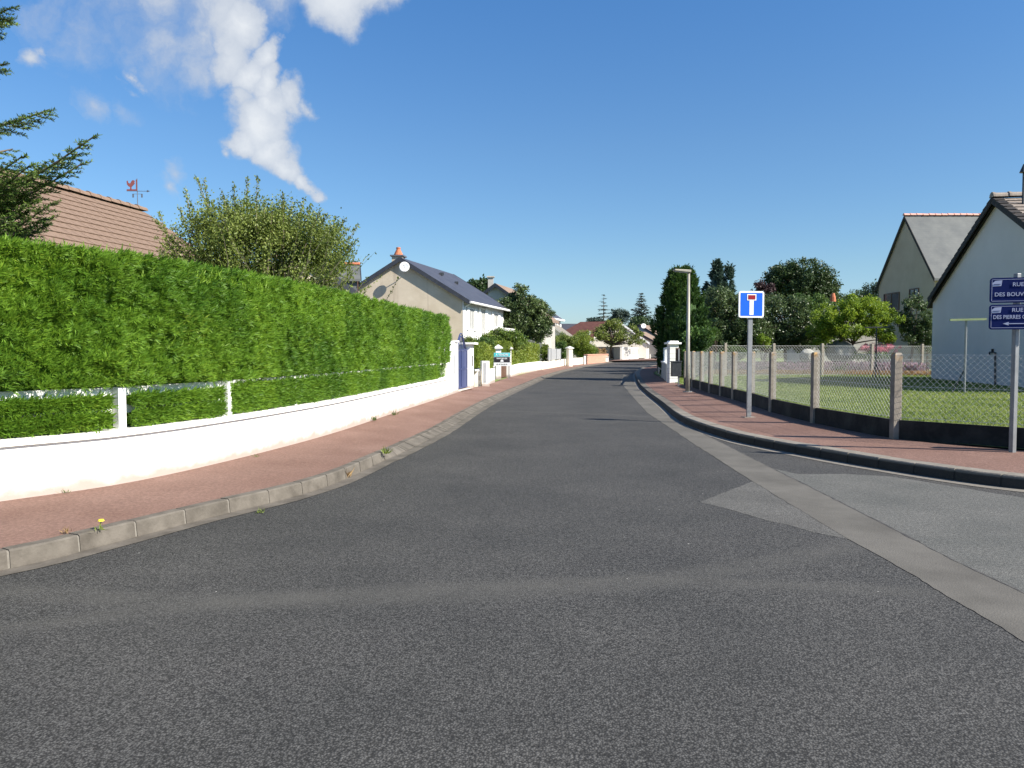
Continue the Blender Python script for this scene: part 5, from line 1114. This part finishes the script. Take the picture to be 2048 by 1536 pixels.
def box_hedge(name, label, pix, z0, vt, th, mat_, n, size, root=None, core=True, bump=.05, group=None, P=None, h=None):
    """clipped or loose hedge along plan points, front face towards the street"""
    P = P or [px(u, v, .17).to_2d() for u, v in pix]; pts = resample(P, .15); h = h or at(pix[0][0], vt, P[0].y).z; T = thing(name, label, 'hedge', (P[0].x, P[0].y, rise(P[0].y)), group)
    off = [p+q*.15 for p, q in zip(pts, normals(pts, 1))]; pt, out, _ = hedge_pts(off, n, z0, h, 1, 0, bump); 
    d = unit(out*.3+rdirs(len(pt))); s = size*rng.uniform(.6, 1.3, len(pt)); V, F1 = leafquads(pt, d, unit(out+rdirs(len(pt))*.6), s, s*.6)
    n2 = n//2; A = np.array([(p.x, p.y) for p in off]); Q = np.array([(q.x, q.y) for q in normals(pts, 1)]); j = rng.integers(0, len(A), n2)
    tp = np.concatenate([A[j]+Q[j]*(rng.random(n2)*th)[:, None], np.full((n2, 1), h)+rng.normal(size=(n2, 1))*bump*.8], 1); s2 = size*rng.uniform(.6, 1.3, n2); V2_, F2 = leafquads(tp, rdirs(n2)+np.array([0, 0, .5]), unit(rdirs(n2)*.6+np.array([0, 0, 1.])), s2, s2*.6)
    np_mesh('foliage', np.concatenate([V, V2_]), np.concatenate([F1, F2+len(V)]), M[mat_], T)
    if core:
        m = MB()
        for a, b, q in zip(off[::4], off[4::4], normals(pts, 1)[::4]): m.bar(v3(a+q*(th*.5+.05), (z0+h)/2-.04), v3(b+q*(th*.5+.05), (z0+h)/2-.04), th, h-z0-.06)
        m.build('inner_growth', M[mat_], T, kind='stuff')
    return T
def ga(u, v, Y):    # centre at pixel and depth; ground under it
    return at(u, v, Y)
def crownpx(u, v, Y, ru, rv, ry=None):
    c = at(u, v, Y); k = Y/F; return (tuple(c), (ru*k, (ry if ry else ru)*k, rv*k))
def gz(x, Y, o=.17): return (x, Y, rise(Y)+o)

# ------------------------------------------------------------------ near spruce at the left edge
tb = Vector((-7.75, 9.6, .14)); T = thing('spruce_tree', 'near spruce reaching its boughs into the frame at the far left', 'tree', tb)
MB().tube([tb, tb+Vector((0, 0, 4)), tb+Vector((0, 0, 8.5))], [.17, .11, .02], 10).build('trunk', M['bark'], T)
P, D, Nn, S, Wd = [], [], [], [], []; bo = MB()
def bough(p0, p1, ntw, tl, sag=.12):
    p0, p1 = Vector(p0), Vector(p1); L = (p1-p0).length; ax = (p1-p0).normalized(); f = lambda s: p0.lerp(p1, s)+Vector((0, 0, -sag*L*math.sin(math.pi*s)*.8+.04*L*s*s))
    bo.tube([f(i/6) for i in range(7)], [.028*(1-i/7.5)+.003 for i in range(7)], 6, False); sd = ax.cross(Vector((0, 0, 1))).normalized()
    for i in range(ntw):
        s = .12+.88*(i+rng.random())/ntw; q = f(s); sg = 1 if i % 2 else -1; l = tl*(1.15-s*.85)*(.6+.6*rng.random()); dv = (ax*(.75+.3*rng.random())+sd*sg*(.8+.3*rng.random())+Vector((0, 0, -.30+.35*rng.random()))).normalized()
        if s > .97: dv = ax
        subs = [(q, dv, l)]
        for k in range(int(l/.06)):
            ss = (k+.5)*.06/l; sg2 = 1 if k % 2 else -1; sv = (dv+dv.cross(Vector((0, 0, 1))).normalized()*sg2*.75+Vector((0, 0, -.1+.2*rng.random()))).normalized(); subs.append((q+dv*l*ss, sv, l*.5*(1-ss*.7)))
        for (r0, rd, rl) in subs:
            if rl < .02: continue
            bo.tube([r0, r0+rd*rl], [.005, .002], 3, False); n = max(4, int(rl/.0075)); a = (np.arange(n)+rng.random(n))/n*rl; base = np.array(r0)+np.array(rd)*a[:, None]
            pr = rdirs(n); pr -= np.outer(pr @ np.array(rd), np.array(rd)); pr = unit(pr); pr[:, 2] += .25
            P.append(base); D.append(np.array(rd)*.75+pr*.8); Nn.append(rdirs(n)); S.append(rng.uniform(.030, .050, n)); 
def bp_(u, v, Y=9.3): return at(u, v, Y)
tips = [((190,294),9.0,3.0), ((165,345),9.4,2.9), ((97,236),9.2,4.2), ((104,425),9.0,2.45), ((88,468),9.2,2.2), ((45,330),8.8,3.2), ((70,392),9.5,2.7), ((20,30),9.2,5.3), ((14,52),9.5,5.0), ((5,140),9.3,4.6), ((30,480),8.9,2.0), ((50,440),9.1,2.4), ((140,330),9.7,3.3), ((60,350),8.7,2.9), ((65,420),9.0,2.6), ((15,380),8.8,2.8), ((40,400),9.9,2.8), ((20,450),8.6,2.3), ((95,450),9.9,2.5)]
for (uv, Yd, z) in tips: bough((tb.x, tb.y, z), bp_(*uv, Yd), 58, .46, .07)
for i in range(26):
    z = 1.8+6.0*rng.random(); a = rng.random()*2*math.pi; l = 2.6*(1-(z-1)/8.5)+.4
    if math.cos(a) > .2: continue
    bough((tb.x, tb.y, z), (tb.x+math.cos(a)*l, tb.y+math.sin(a)*l, z+.1), 14, .5)
P, D, Nn, S = (np.concatenate(q) for q in (P, D, Nn, S)); V, Fq = leafquads(P, D, Nn, S, S*.30); np_mesh('needles', V, Fq, M['spruce'], T); bo.build('boughs', M['bark'], T)

# ------------------------------------------------------------------ big spiky shrub behind the hedge
sb = Vector((-5.35, 16.3, .14)); T = thing('spiky_shrub', 'large olive-green shrub with spiky upright shoots behind the hedge', 'shrub', sb); st = MB(); P, D = [], []
def shoot(p0, d, L, r, leafs, depth=0):
    n = 6; pts = [Vector(p0)]; dd = Vector(d).normalized()
    for i in range(n): dd = (dd+Vector(rng.normal(size=3))*.09+Vector((0, 0, .035))).normalized(); pts.append(pts[-1]+dd*(L/n))
    st.tube(pts, [r*(1-i/(n+.6)) for i in range(n+1)], 4, False)
    for k in range(leafs):
        s = (.15+.85*rng.random())*n if depth == 0 else rng.random()*n; i = min(n-1, int(s)); q = pts[i].lerp(pts[i+1], s-i); P.append(q); D.append(np.array(pts[i+1]-pts[i])*1.2/(L/n)*.6+rng.normal(size=3)*.65)
    return pts
silh = [(305,430),(318,418),(345,450),(372,372),(392,350),(408,352),(425,400),(442,375),(468,362),(495,352),(515,348),(528,395),(545,410),(565,382),(585,398),(608,395),(622,405),(640,420),(655,422),(672,428),(690,432),(700,452),(716,445),(712,478),(708,515),(705,548),(310,470),(318,500),(335,520),(360,410),(480,395),(548,430),(600,425),(450,420),(410,400),(380,400)]
for (u, v) in silh:
    Yd = 15.2+2.4*rng.random(); tip = at(u, v+4, Yd); o = Vector((sb.x+(tip.x-sb.x)*.25+rng.normal()*.2, sb.y+(Yd-sb.y)*.3, .9+.7*rng.random())); L = (tip-o).length; bw = Vector((rng.normal()*.10, rng.normal()*.1, .18)); n_ = 10
    pts = [o.lerp(tip, t/n_)+bw*math.sin(math.pi*t/n_)*L*.35 for t in range(n_+1)]; st.tube(pts, [.02*(1-t/(n_+1))+.003 for t in range(n_+1)], 5, False)
    for k in range(int(L*75)): s_ = (.25+.75*rng.random()**.8)*n_; i = min(n_-1, int(s_)); P.append(pts[i].lerp(pts[i+1], s_-i)+Vector(rng.normal(size=3))*.02); D.append(np.array((pts[i+1]-pts[i]).normalized())*.7+rng.normal(size=3)*.6)
    pts = pts[::2]
    for k in range(9): i = int(rng.integers(1, 4)); dv = (pts[i+1]-pts[i]).normalized()+Vector(rng.normal(size=3))*.3+Vector((0, 0, .15)); shoot(pts[i], dv, L*.13*(.5+.7*rng.random()), .009, 20, 1)
for k in range(520):
    a = rng.random()*2*math.pi; e = .25+1.15*rng.random(); cosx = math.cos(a)*math.cos(e)*2.35; L = (2.2+1.05*rng.random()); d = Vector((cosx, math.sin(a)*math.cos(e)*1.2, math.sin(e)*1.25)); o = sb+Vector((rng.normal()*.55, rng.normal()*.3, 1.0+.6*rng.random()))
    LL = L*min(1.15, d.length*.8)*.86; LL = min(LL, 1.75/max(.3, abs(d.normalized().x))); shoot(o, d, LL, .014, 62)
P = np.array([tuple(p) for p in P]); D = np.array(D); 
cl = np.concatenate([clumps_in(crownpx(510, 505, 16.3, 178, 88, 130)[0], crownpx(510, 505, 16.3, 178, 88, 130)[1], 330, shell=.2), clumps_in(crownpx(505, 455, 16.3, 120, 50, 100)[0], crownpx(505, 455, 16.3, 120, 50, 100)[1], 110, shell=.2), clumps_in(crownpx(640, 500, 16.3, 60, 60, 60)[0], crownpx(640, 500, 16.3, 60, 60, 60)[1], 60, shell=.2)])
cp_ = np.repeat(cl, 95, 0)+rng.normal(size=(len(cl)*95, 3))*np.array([.10, .10, .13]); P = np.concatenate([P, cp_]); D = np.concatenate([D, rdirs(len(cp_))+np.array([0, 0, .6])]); k_ = rng.uniform(.04, .07, len(P)); V, Fq = leafquads(P, D, rdirs(len(P)), k_, k_*.55); np_mesh('foliage', V, Fq, M['olive_leaf'], T); st.build('stems', M['pale_bark'], T)

# ------------------------------------------------------------------ left side street planting
c, r = crownpx(1036, 635, 53, 62, 56, 34)
T = tree('street_tree', 'round dark green street tree before the slate roofs on the left', 'tree', gz(c[0]+.1, 53), [(c, r, 1), crownpx(996, 630, 53, 28, 24)+(.25,), crownpx(1078, 655, 53, 28, 24)+(.25,)], 'street_tree', 340, .34, 130, .14, .10, nlimb=30, shell=.35, trunk_top=2.0, bark='pale_bark')
tree('distant_tree', 'dark tree tops peeking between the beige and brown-roofed houses', 'tree', gz(*( (at(962,575,80).x, 80) )), [crownpx(960, 578, 80, 26, 18)+(1,)], 'oak', 40, .5, 80, .3, .2, nlimb=6)
def shrub(label, u, v, Yd, ru, rv, m, ncl, sr, per, size, ry=None, name='garden_shrub', group=None, z=.17, extra=()):
    cs = [crownpx(u, v, Yd, ru, rv, ry)+(1,)]+[crownpx(*e)+(.3,) for e in extra]; c = cs[0][0]
    return tree(name, label, 'shrub', gz(c[0], Yd, z), cs, m, ncl, sr, per, size, .04, nlimb=12, stems=3, trunk_top=rise(Yd)+z+.4, shell=.3, group=group)
shrub('bright green glossy shrub above the light hedge by the white house front', 1005, 682, 41, 46, 22, 'laurel', 150, .26, 110, .10, 40)
shrub('olive green bush just behind the white portal pillar', 963, 690, 33, 24, 18, 'green_shrub', 60, .2, 110, .07)
shrub('thin grassy bush right above the blue gate', 936, 684, 31, 12, 9, 'olive_leaf', 20, .12, 90, .06)
shrub('yellow-green bush leaning over the grey gate past the light hedge', 1130, 682, 74, 26, 14, 'olive_leaf', 90, .28, 100, .12)
shrub('dark ivy-like bush beside the cream square pillar', 1124, 702, 69, 12, 20, 'green_shrub', 60, .22, 100, .10)
shrub('bright lime-green rounded bush right of the square pillar', 1165, 690, 77, 26, 27, 'privet', 170, .36, 110, .11, 24)
shrub('low reddish-green planting on top of the brick wall', 1192, 704, 86, 24, 8, 'dry', 45, .25, 90, .13, z=.4)
shrub('dull green bush left of the low reddish planting', 1180, 700, 84, 14, 14, 'green_shrub', 45, .3, 90, .13)
box_hedge('clipped_hedge', 'light green clipped hedge on the low wall right of the sale board', [(1022,754),(1039.5,747),(1060,743.5),(1083,739.6)], .72, 686, 1.0, 'privet', 9000, .10)
box_hedge('clipped_hedge', 'small clipped light green hedge left of the capped pillars', [(962,771),(976,767),(991,761.5)], .72, 690, .8, 'privet', 5000, .085)
box_hedge('dark_hedge', 'dark hedge standing behind the low wall with white railing', None, .2, 0, 1.3, 'dark_conifer', 17000, .15, core=False, bump=.16, P=[Vector((11.3, 52)), Vector((9.9, 47)), Vector((8.8, 41.5)), Vector((7.75, 35.0))], h=2.25)
shrub('yellowish bush at the right end of the light clipped hedge', 1091, 705, 55, 9, 19, 'privet', 40, .2, 90, .09)
# grey mesh gate past the hedge
a, b = px(1096, 737.5, .17).to_2d(), px(1122, 732.5, .17).to_2d(); T = thing('grey_gate', 'grey wire gate with thin pale posts between hedge end and dark bush', 'gate', (a.x, a.y, .2))
h = at(1100, 697, a.y).z; MB().bar(v3(a, (h+.8)/2), v3(b, (h+.8)/2), .02, h-.85).build('panel', M['box_grey'], T)
for t in (.02, .2, .6, .97): q = a.lerp(b, t)-V2(0, .06); MB().bar(v3(q, .7), v3(q, h+.03), .06, .06).build('post', M['galv'], T)
# tree in front of the cream gable at the bend
cb_ = at(1224, 690, 90)
T = tree('garden_tree', 'wide gnarled tree with dark trunk before the cream gable at the bend', 'tree', gz(cb_.x, 90, .3), [crownpx(1222, 668, 90, 32, 24, 26)+(1,), crownpx(1258, 668, 90, 26, 20)+(.35,), crownpx(1276, 678, 90, 16, 10)+(.12,), crownpx(1228, 650, 90, 18, 10)+(.3,)], 'olive_leaf', 130, .45, 60, .2, .2, nlimb=40, trunk_top=2.1, shell=.4)
# far conifers and trees
p = at(1207, 700, 165); spruce('spruce_tree', 'dark spruce with tiered boughs behind the red roof', gz(p.x, 165, .2), at(1207, 591, 165).z-.5, 2.4, 'far_conifer', 15, 10, .05, .9, .1, 24, upcurve=.12, asp=.14)
p = at(1282, 700, 150); spruce('spruce_tree', 'fuller dark conifer with rising boughs left of the big dark conifer', gz(p.x, 150, .2), at(1282, 588, 150).z-.5, 3.0, 'far_conifer', 20, 13, -.35, .9, .1, 30, upcurve=.25, asp=.2)
def ftree(label, u, v, Yd, ru, rv, m='oak', ncl=60, sr=.7, per=80, size=.32, extra=(), ry=None, name='tree', tr=.22, shell=.45, nl=10):
    cs = [crownpx(u, v, Yd, ru, rv, ry)+(1,)]+[crownpx(*e)+(.35,) for e in extra]; return tree(name, label, 'tree', gz(cs[0][0][0], Yd, .2), cs, m, ncl, sr, per, size, tr, nlimb=nl, shell=shell)
ftree('hazy round tree between the two far conifers', 1240, 634, 170, 16, 15, 'far_conifer', 50, .8, 70, .4, name='distant_tree')
ftree('low dark distant tree line left part behind the red roof', 1190, 645, 180, 18, 8, 'far_conifer', 30, .8, 60, .5, name='distant_tree')
ftree('dark rounded trees behind the small grey houses at the bend', 1275, 655, 135, 26, 20, 'oak', 50, .9, 80, .4, name='distant_tree')

# ------------------------------------------------------------------ right side trees
cb = at(1362, 700, 37.5); dense_conifer('dense_conifer', 'big dense dark green conifer behind the street lamp', gz(cb.x, 37.5, .2), at(1360, 541, 37.5).z-.2, [(0, 1.1), (.25, 1.3), (.5, 1.35), (.7, 1.15), (.87, .90), (.96, .62), (1, .3)], 'dark_conifer', 34000, .17)
cb = at(1432, 700, 56); dense_conifer('blue_conifer', 'blue-green conifer with a twin tip behind the apple-like trees', gz(cb.x, 56, .2), at(1428, 528, 56).z-.2, [(0, 1.9), (.3, 1.7), (.55, 1.25), (.75, .85), (.9, .32), (1, .08)], 'blue_conifer', 16000, .26, twin=(.9, 0, -.35), lean=.25)
for i, (x, y, h_) in enumerate(((10.8, 50, 5.2), (12.9, 58, 5.8), (15.8, 67, 5.2), (18.6, 74, 6.2), (13.2, 52, 5.0))):
    dense_conifer('screen_conifer', ['dark screen conifer just behind the big dense conifer', 'second dark screen conifer further along the right kerb', 'third dark screen conifer where the road bends right', 'last dark screen conifer before the far bend', 'dark screen conifer hidden deepest behind the big conifer'][i], (x, y, rise(y)+.2), h_, [(0, 1.4), (.4, 1.5), (.75, 1.0), (1, .15)], 'dark_conifer', 6000, .28)
tree('apple_tree', 'grey-green apple tree with dark shaded foot left of the dead-end sign', 'tree', gz(at(1470, 700, 45).x, 45, .2), [crownpx(1475, 642, 45, 58, 48, 45)+(1,), crownpx(1440, 600, 45, 34, 26)+(.3,), crownpx(1500, 668, 45, 40, 30)+(.5,), crownpx(1450, 680, 45, 50, 22)+(.5,)], 'apple', 300, .36, 120, .13, .12, nlimb=18, shell=.4)
tree('apple_tree', 'grey-green apple tree right of the dead-end sign with bright top leaves', 'tree', gz(at(1575, 700, 46).x, 46, .2), [crownpx(1570, 640, 46, 60, 46, 45)+(1,), crownpx(1545, 672, 46, 42, 26)+(.5,), crownpx(1530, 612, 47, 30, 20)+(.3,), crownpx(1600, 680, 46, 46, 22)+(.45,)], 'apple', 300, .36, 120, .13, .12, nlimb=18, shell=.4)
tree('green_tree', 'fresh green leafy tree between the apple trees and the lime-green one', 'tree', gz(at(1622, 700, 48).x, 48, .2), [crownpx(1618, 622, 48, 44, 36, 40)+(1,), crownpx(1650, 660, 48, 36, 30)+(.5,)], 'green_shrub', 140, .36, 110, .13, .11, nlimb=12)
tree('oak_tree', 'tall dark rounded oak standing behind the garden trees', 'tree', gz(at(1604, 700, 72).x, 72, .2), [crownpx(1604, 572, 72, 66, 52, 60)+(1,), crownpx(1570, 560, 72, 36, 34)+(.4,), crownpx(1640, 590, 72, 36, 36)+(.4,)], 'oak', 300, .62, 140, .20, .3, nlimb=10, shell=.4)
tree('plum_tree', 'small purple-leaved tree left of the tall oak', 'tree', gz(at(1528, 700, 66).x, 66, .2), [crownpx(1526, 582, 66, 20, 18)+(1,), crownpx(1515, 600, 66, 26, 20)+(.5,)], 'plum', 50, .4, 90, .17, .12, nlimb=8)
ct = at(1701, 700, 43.2)
tree('lime_tree', 'spreading lime-green tree behind the back garden fence', 'tree', gz(ct.x, 43.2, .2), [crownpx(1712, 628, 43, 74, 30, 50)+(1,), crownpx(1655, 650, 43, 44, 34)+(.45,), crownpx(1765, 648, 43, 38, 36)+(.4,), crownpx(1720, 606, 43, 36, 18)+(.25,), crownpx(1700, 656, 42.8, 62, 20)+(.4,), crownpx(1778, 676, 42.6, 22, 13)+(.14,), crownpx(1640, 684, 43, 18, 16)+(.12,)], 'lime', 300, .27, 120, .11, .09, nlimb=12, trunk_top=1.9, shell=.25)
tree('garden_tree', 'dark leafy tree against the corner of the white house', 'tree', gz(at(1832, 700, 42).x, 42.5, .2), [crownpx(1832, 642, 42.5, 32, 46, 32)+(1,), crownpx(1848, 680, 42.5, 18, 26)+(.3,)], 'apple', 110, .3, 100, .12, .08, nlimb=12)
ftree('small hazy tree left of the tall cream house', 1748, 584, 85, 20, 18, 'blue_conifer', 30, .6, 60, .25, name='distant_tree')
ftree('pale distant bushes right of the oak', 1710, 596, 95, 44, 12, 'apple', 40, .8, 60, .28, name='distant_tree')
shrub('yellow-green young shrub behind the dead-end sign post', 1528, 682, 41.8, 12, 15, 'lime', 26, .16, 90, .08, name='garden_shrub', z=.2)
shrub('dark green shrub at the foot of the big dense conifer behind the fence', 1388, 690, 35.8, 30, 17, 'dark_conifer', 120, .2, 120, .10, z=.2)
shrub('small light shrub between lamp post and dead-end sign', 1428, 668, 42.6, 10, 12, 'green_shrub', 22, .18, 90, .09, z=.2)
shrub('low mixed bush along the back fence behind the lamp post', 1390, 704, 40.5, 22, 9, 'apple', 30, .2, 80, .09, z=.2)
shrub('low green bush behind the fence left of the sign post', 1470, 704, 41.3, 30, 10, 'green_shrub', 36, .2, 80, .09, z=.2)
shrub('green bush under the pink hydrangea beside the lime tree', 1735, 712, 42.4, 42, 8, 'green_shrub', 40, .2, 80, .08, z=.2)
# pink hydrangea
shrub('pink flowering bush in front of the cream house', 1757, 697, 42.8, 40, 8, 'blossom_pink', 60, .14, 60, .075, z=.2)
# lavender and dry border along the back fence: uncountable
n = 15000; u = rng.uniform(0, 1, n); xa, xb = at(1400, 700, 41.6).x, at(1862, 700, 39.6).x; x = xa+(xb-xa)*u; y = 41.8-2.2*u+rng.random(n)*2.0; dens = np.array([mnoise.noise(Vector((a*.8, b*.8, 0))) for a, b in zip(x, y)]); keep = dens > -.15
x, y = x[keep], y[keep]; n = len(x); V, Fq = leafquads(np.stack([x, y, .2+rng.random(n)*.55], 1), rdirs(n)*.35+np.array([0, 0, 1.]), rdirs(n), rng.uniform(.10, .22, n), .05); np_mesh('lavender_border', V, Fq, M['lavender'], kind='stuff')
n = 9000; u = rng.uniform(0, 1, n); x = xa+(xb-xa)*u; y = 40.6-2.2*u+rng.random(n)*1.1; V, Fq = leafquads(np.stack([x, y, .18+rng.random(n)*.15], 1), rdirs(n)*.5+np.array([0, 0, 1.]), rdirs(n), rng.uniform(.08, .22, n), .03); np_mesh('dry_grass_strip', V, Fq, M['dry'], kind='stuff')
n = 9000; u = rng.uniform(0, 1, n); x = xa+(xb-xa)*u; y = 42.4-2.2*u+rng.random(n)*2.6; V, Fq = leafquads(np.stack([x, y, .2+rng.random(n)*.5], 1), rdirs(n)*.5+np.array([0, 0, 1.]), rdirs(n), rng.uniform(.10, .2, n), .07); np_mesh('border_plants', V, Fq, M['green_shrub'], kind='stuff')

# ------------------------------------------------------------------ small weeds, litter, dandelion
def weed(label, u, v, z, n, h, spread, m='privet', m2=None, name='weed', flower=False):
    p = px(u, v, z); T = thing(name, label, 'weed', p); D = rdirs(n)*spread+np.array([0, 0, 1.]); s = h*rng.uniform(.5, 1.2, n); V, Fq = leafquads(np.tile(np.array(p), (n, 1))+rng.normal(size=(n, 3))*np.array([.02, .02, 0]), D, rdirs(n), s, np.full(n, max(.006, h*.12))); np_mesh('leaves', V, Fq, M[m], T)
    if flower: 
        MB().tube([p, p+Vector((.01, 0, h))], .003, 4).build('stalk', M['privet'], T); MB().tube([p+Vector((.01, 0, h)), p+Vector((.01, 0, h+.012))], [.024, .018], 8).build('flower_head', M['yellow'], T)
    return T
weed('dandelion with a yellow flower at the left kerb edge', 200, 1060, .13, 14, .07, 1.2, flower=True)
weed('small dry grass tuft on the kerb left of the dandelion', 135, 1066, .13, 26, .06, 1.5, 'dry')
weed('straggly pale weed growing where the left kerb drops', 771, 908, .10, 26, .13, .9, 'privet')
weed('dry brown tuft at the foot of the left kerb', 695, 955, .01, 26, .14, .8, 'dry')
weed('thin mossy tuft in the left gutter', 520, 1024, .01, 40, .05, 2.0, 'olive_leaf')
weed('grey-green seedling at the foot of the white wall, nearer one', 749, 842, .17, 24, .12, .6, 'green_shrub')
weed('grey-green seedling at the foot of the white wall, farther one', 788, 831, .17, 24, .13, .7, 'green_shrub')
weed('tiny seedling at the foot of the white wall near its middle', 512, 914, .17, 16, .05, 1.0, 'green_shrub')
weed('tiny seedling at the wall foot below the first rail post', 130, 986, .17, 18, .05, 1.0, 'green_shrub')

# ------------------------------------------------------------------ repeats share a group
groups = {'weed': 'weeds along the kerb and wall', 'screen_conifer': 'screen conifers along the far right kerb', 'distant_tree': 'distant trees behind the houses', 'white_gate': 'white gates at the bend',
          'capped_pillar': 'pyramid-capped gate pillars', 'apple_tree': 'apple trees in the right garden', 'clipped_hedge': 'clipped light green hedges', 'wire_fence': 'concrete post and wire fences', 'washing_line_post': 'washing line posts on the lawn',
          'boulder': 'pale boulders behind the fence', 'low_garden_wall': 'low garden walls on the left', 'satellite_dish': 'satellite dishes', 'grey_gabled_house': 'small grey gabled houses at the bend', 'garden_shrub': 'garden shrubs', 'spruce_tree': 'spruce trees', 'garden_tree': 'garden trees'}
for o in list(C.objects):
    st_ = o.name.split('.')[0]
    if o.parent is None and st_ in groups: o['group'] = groups[st_]
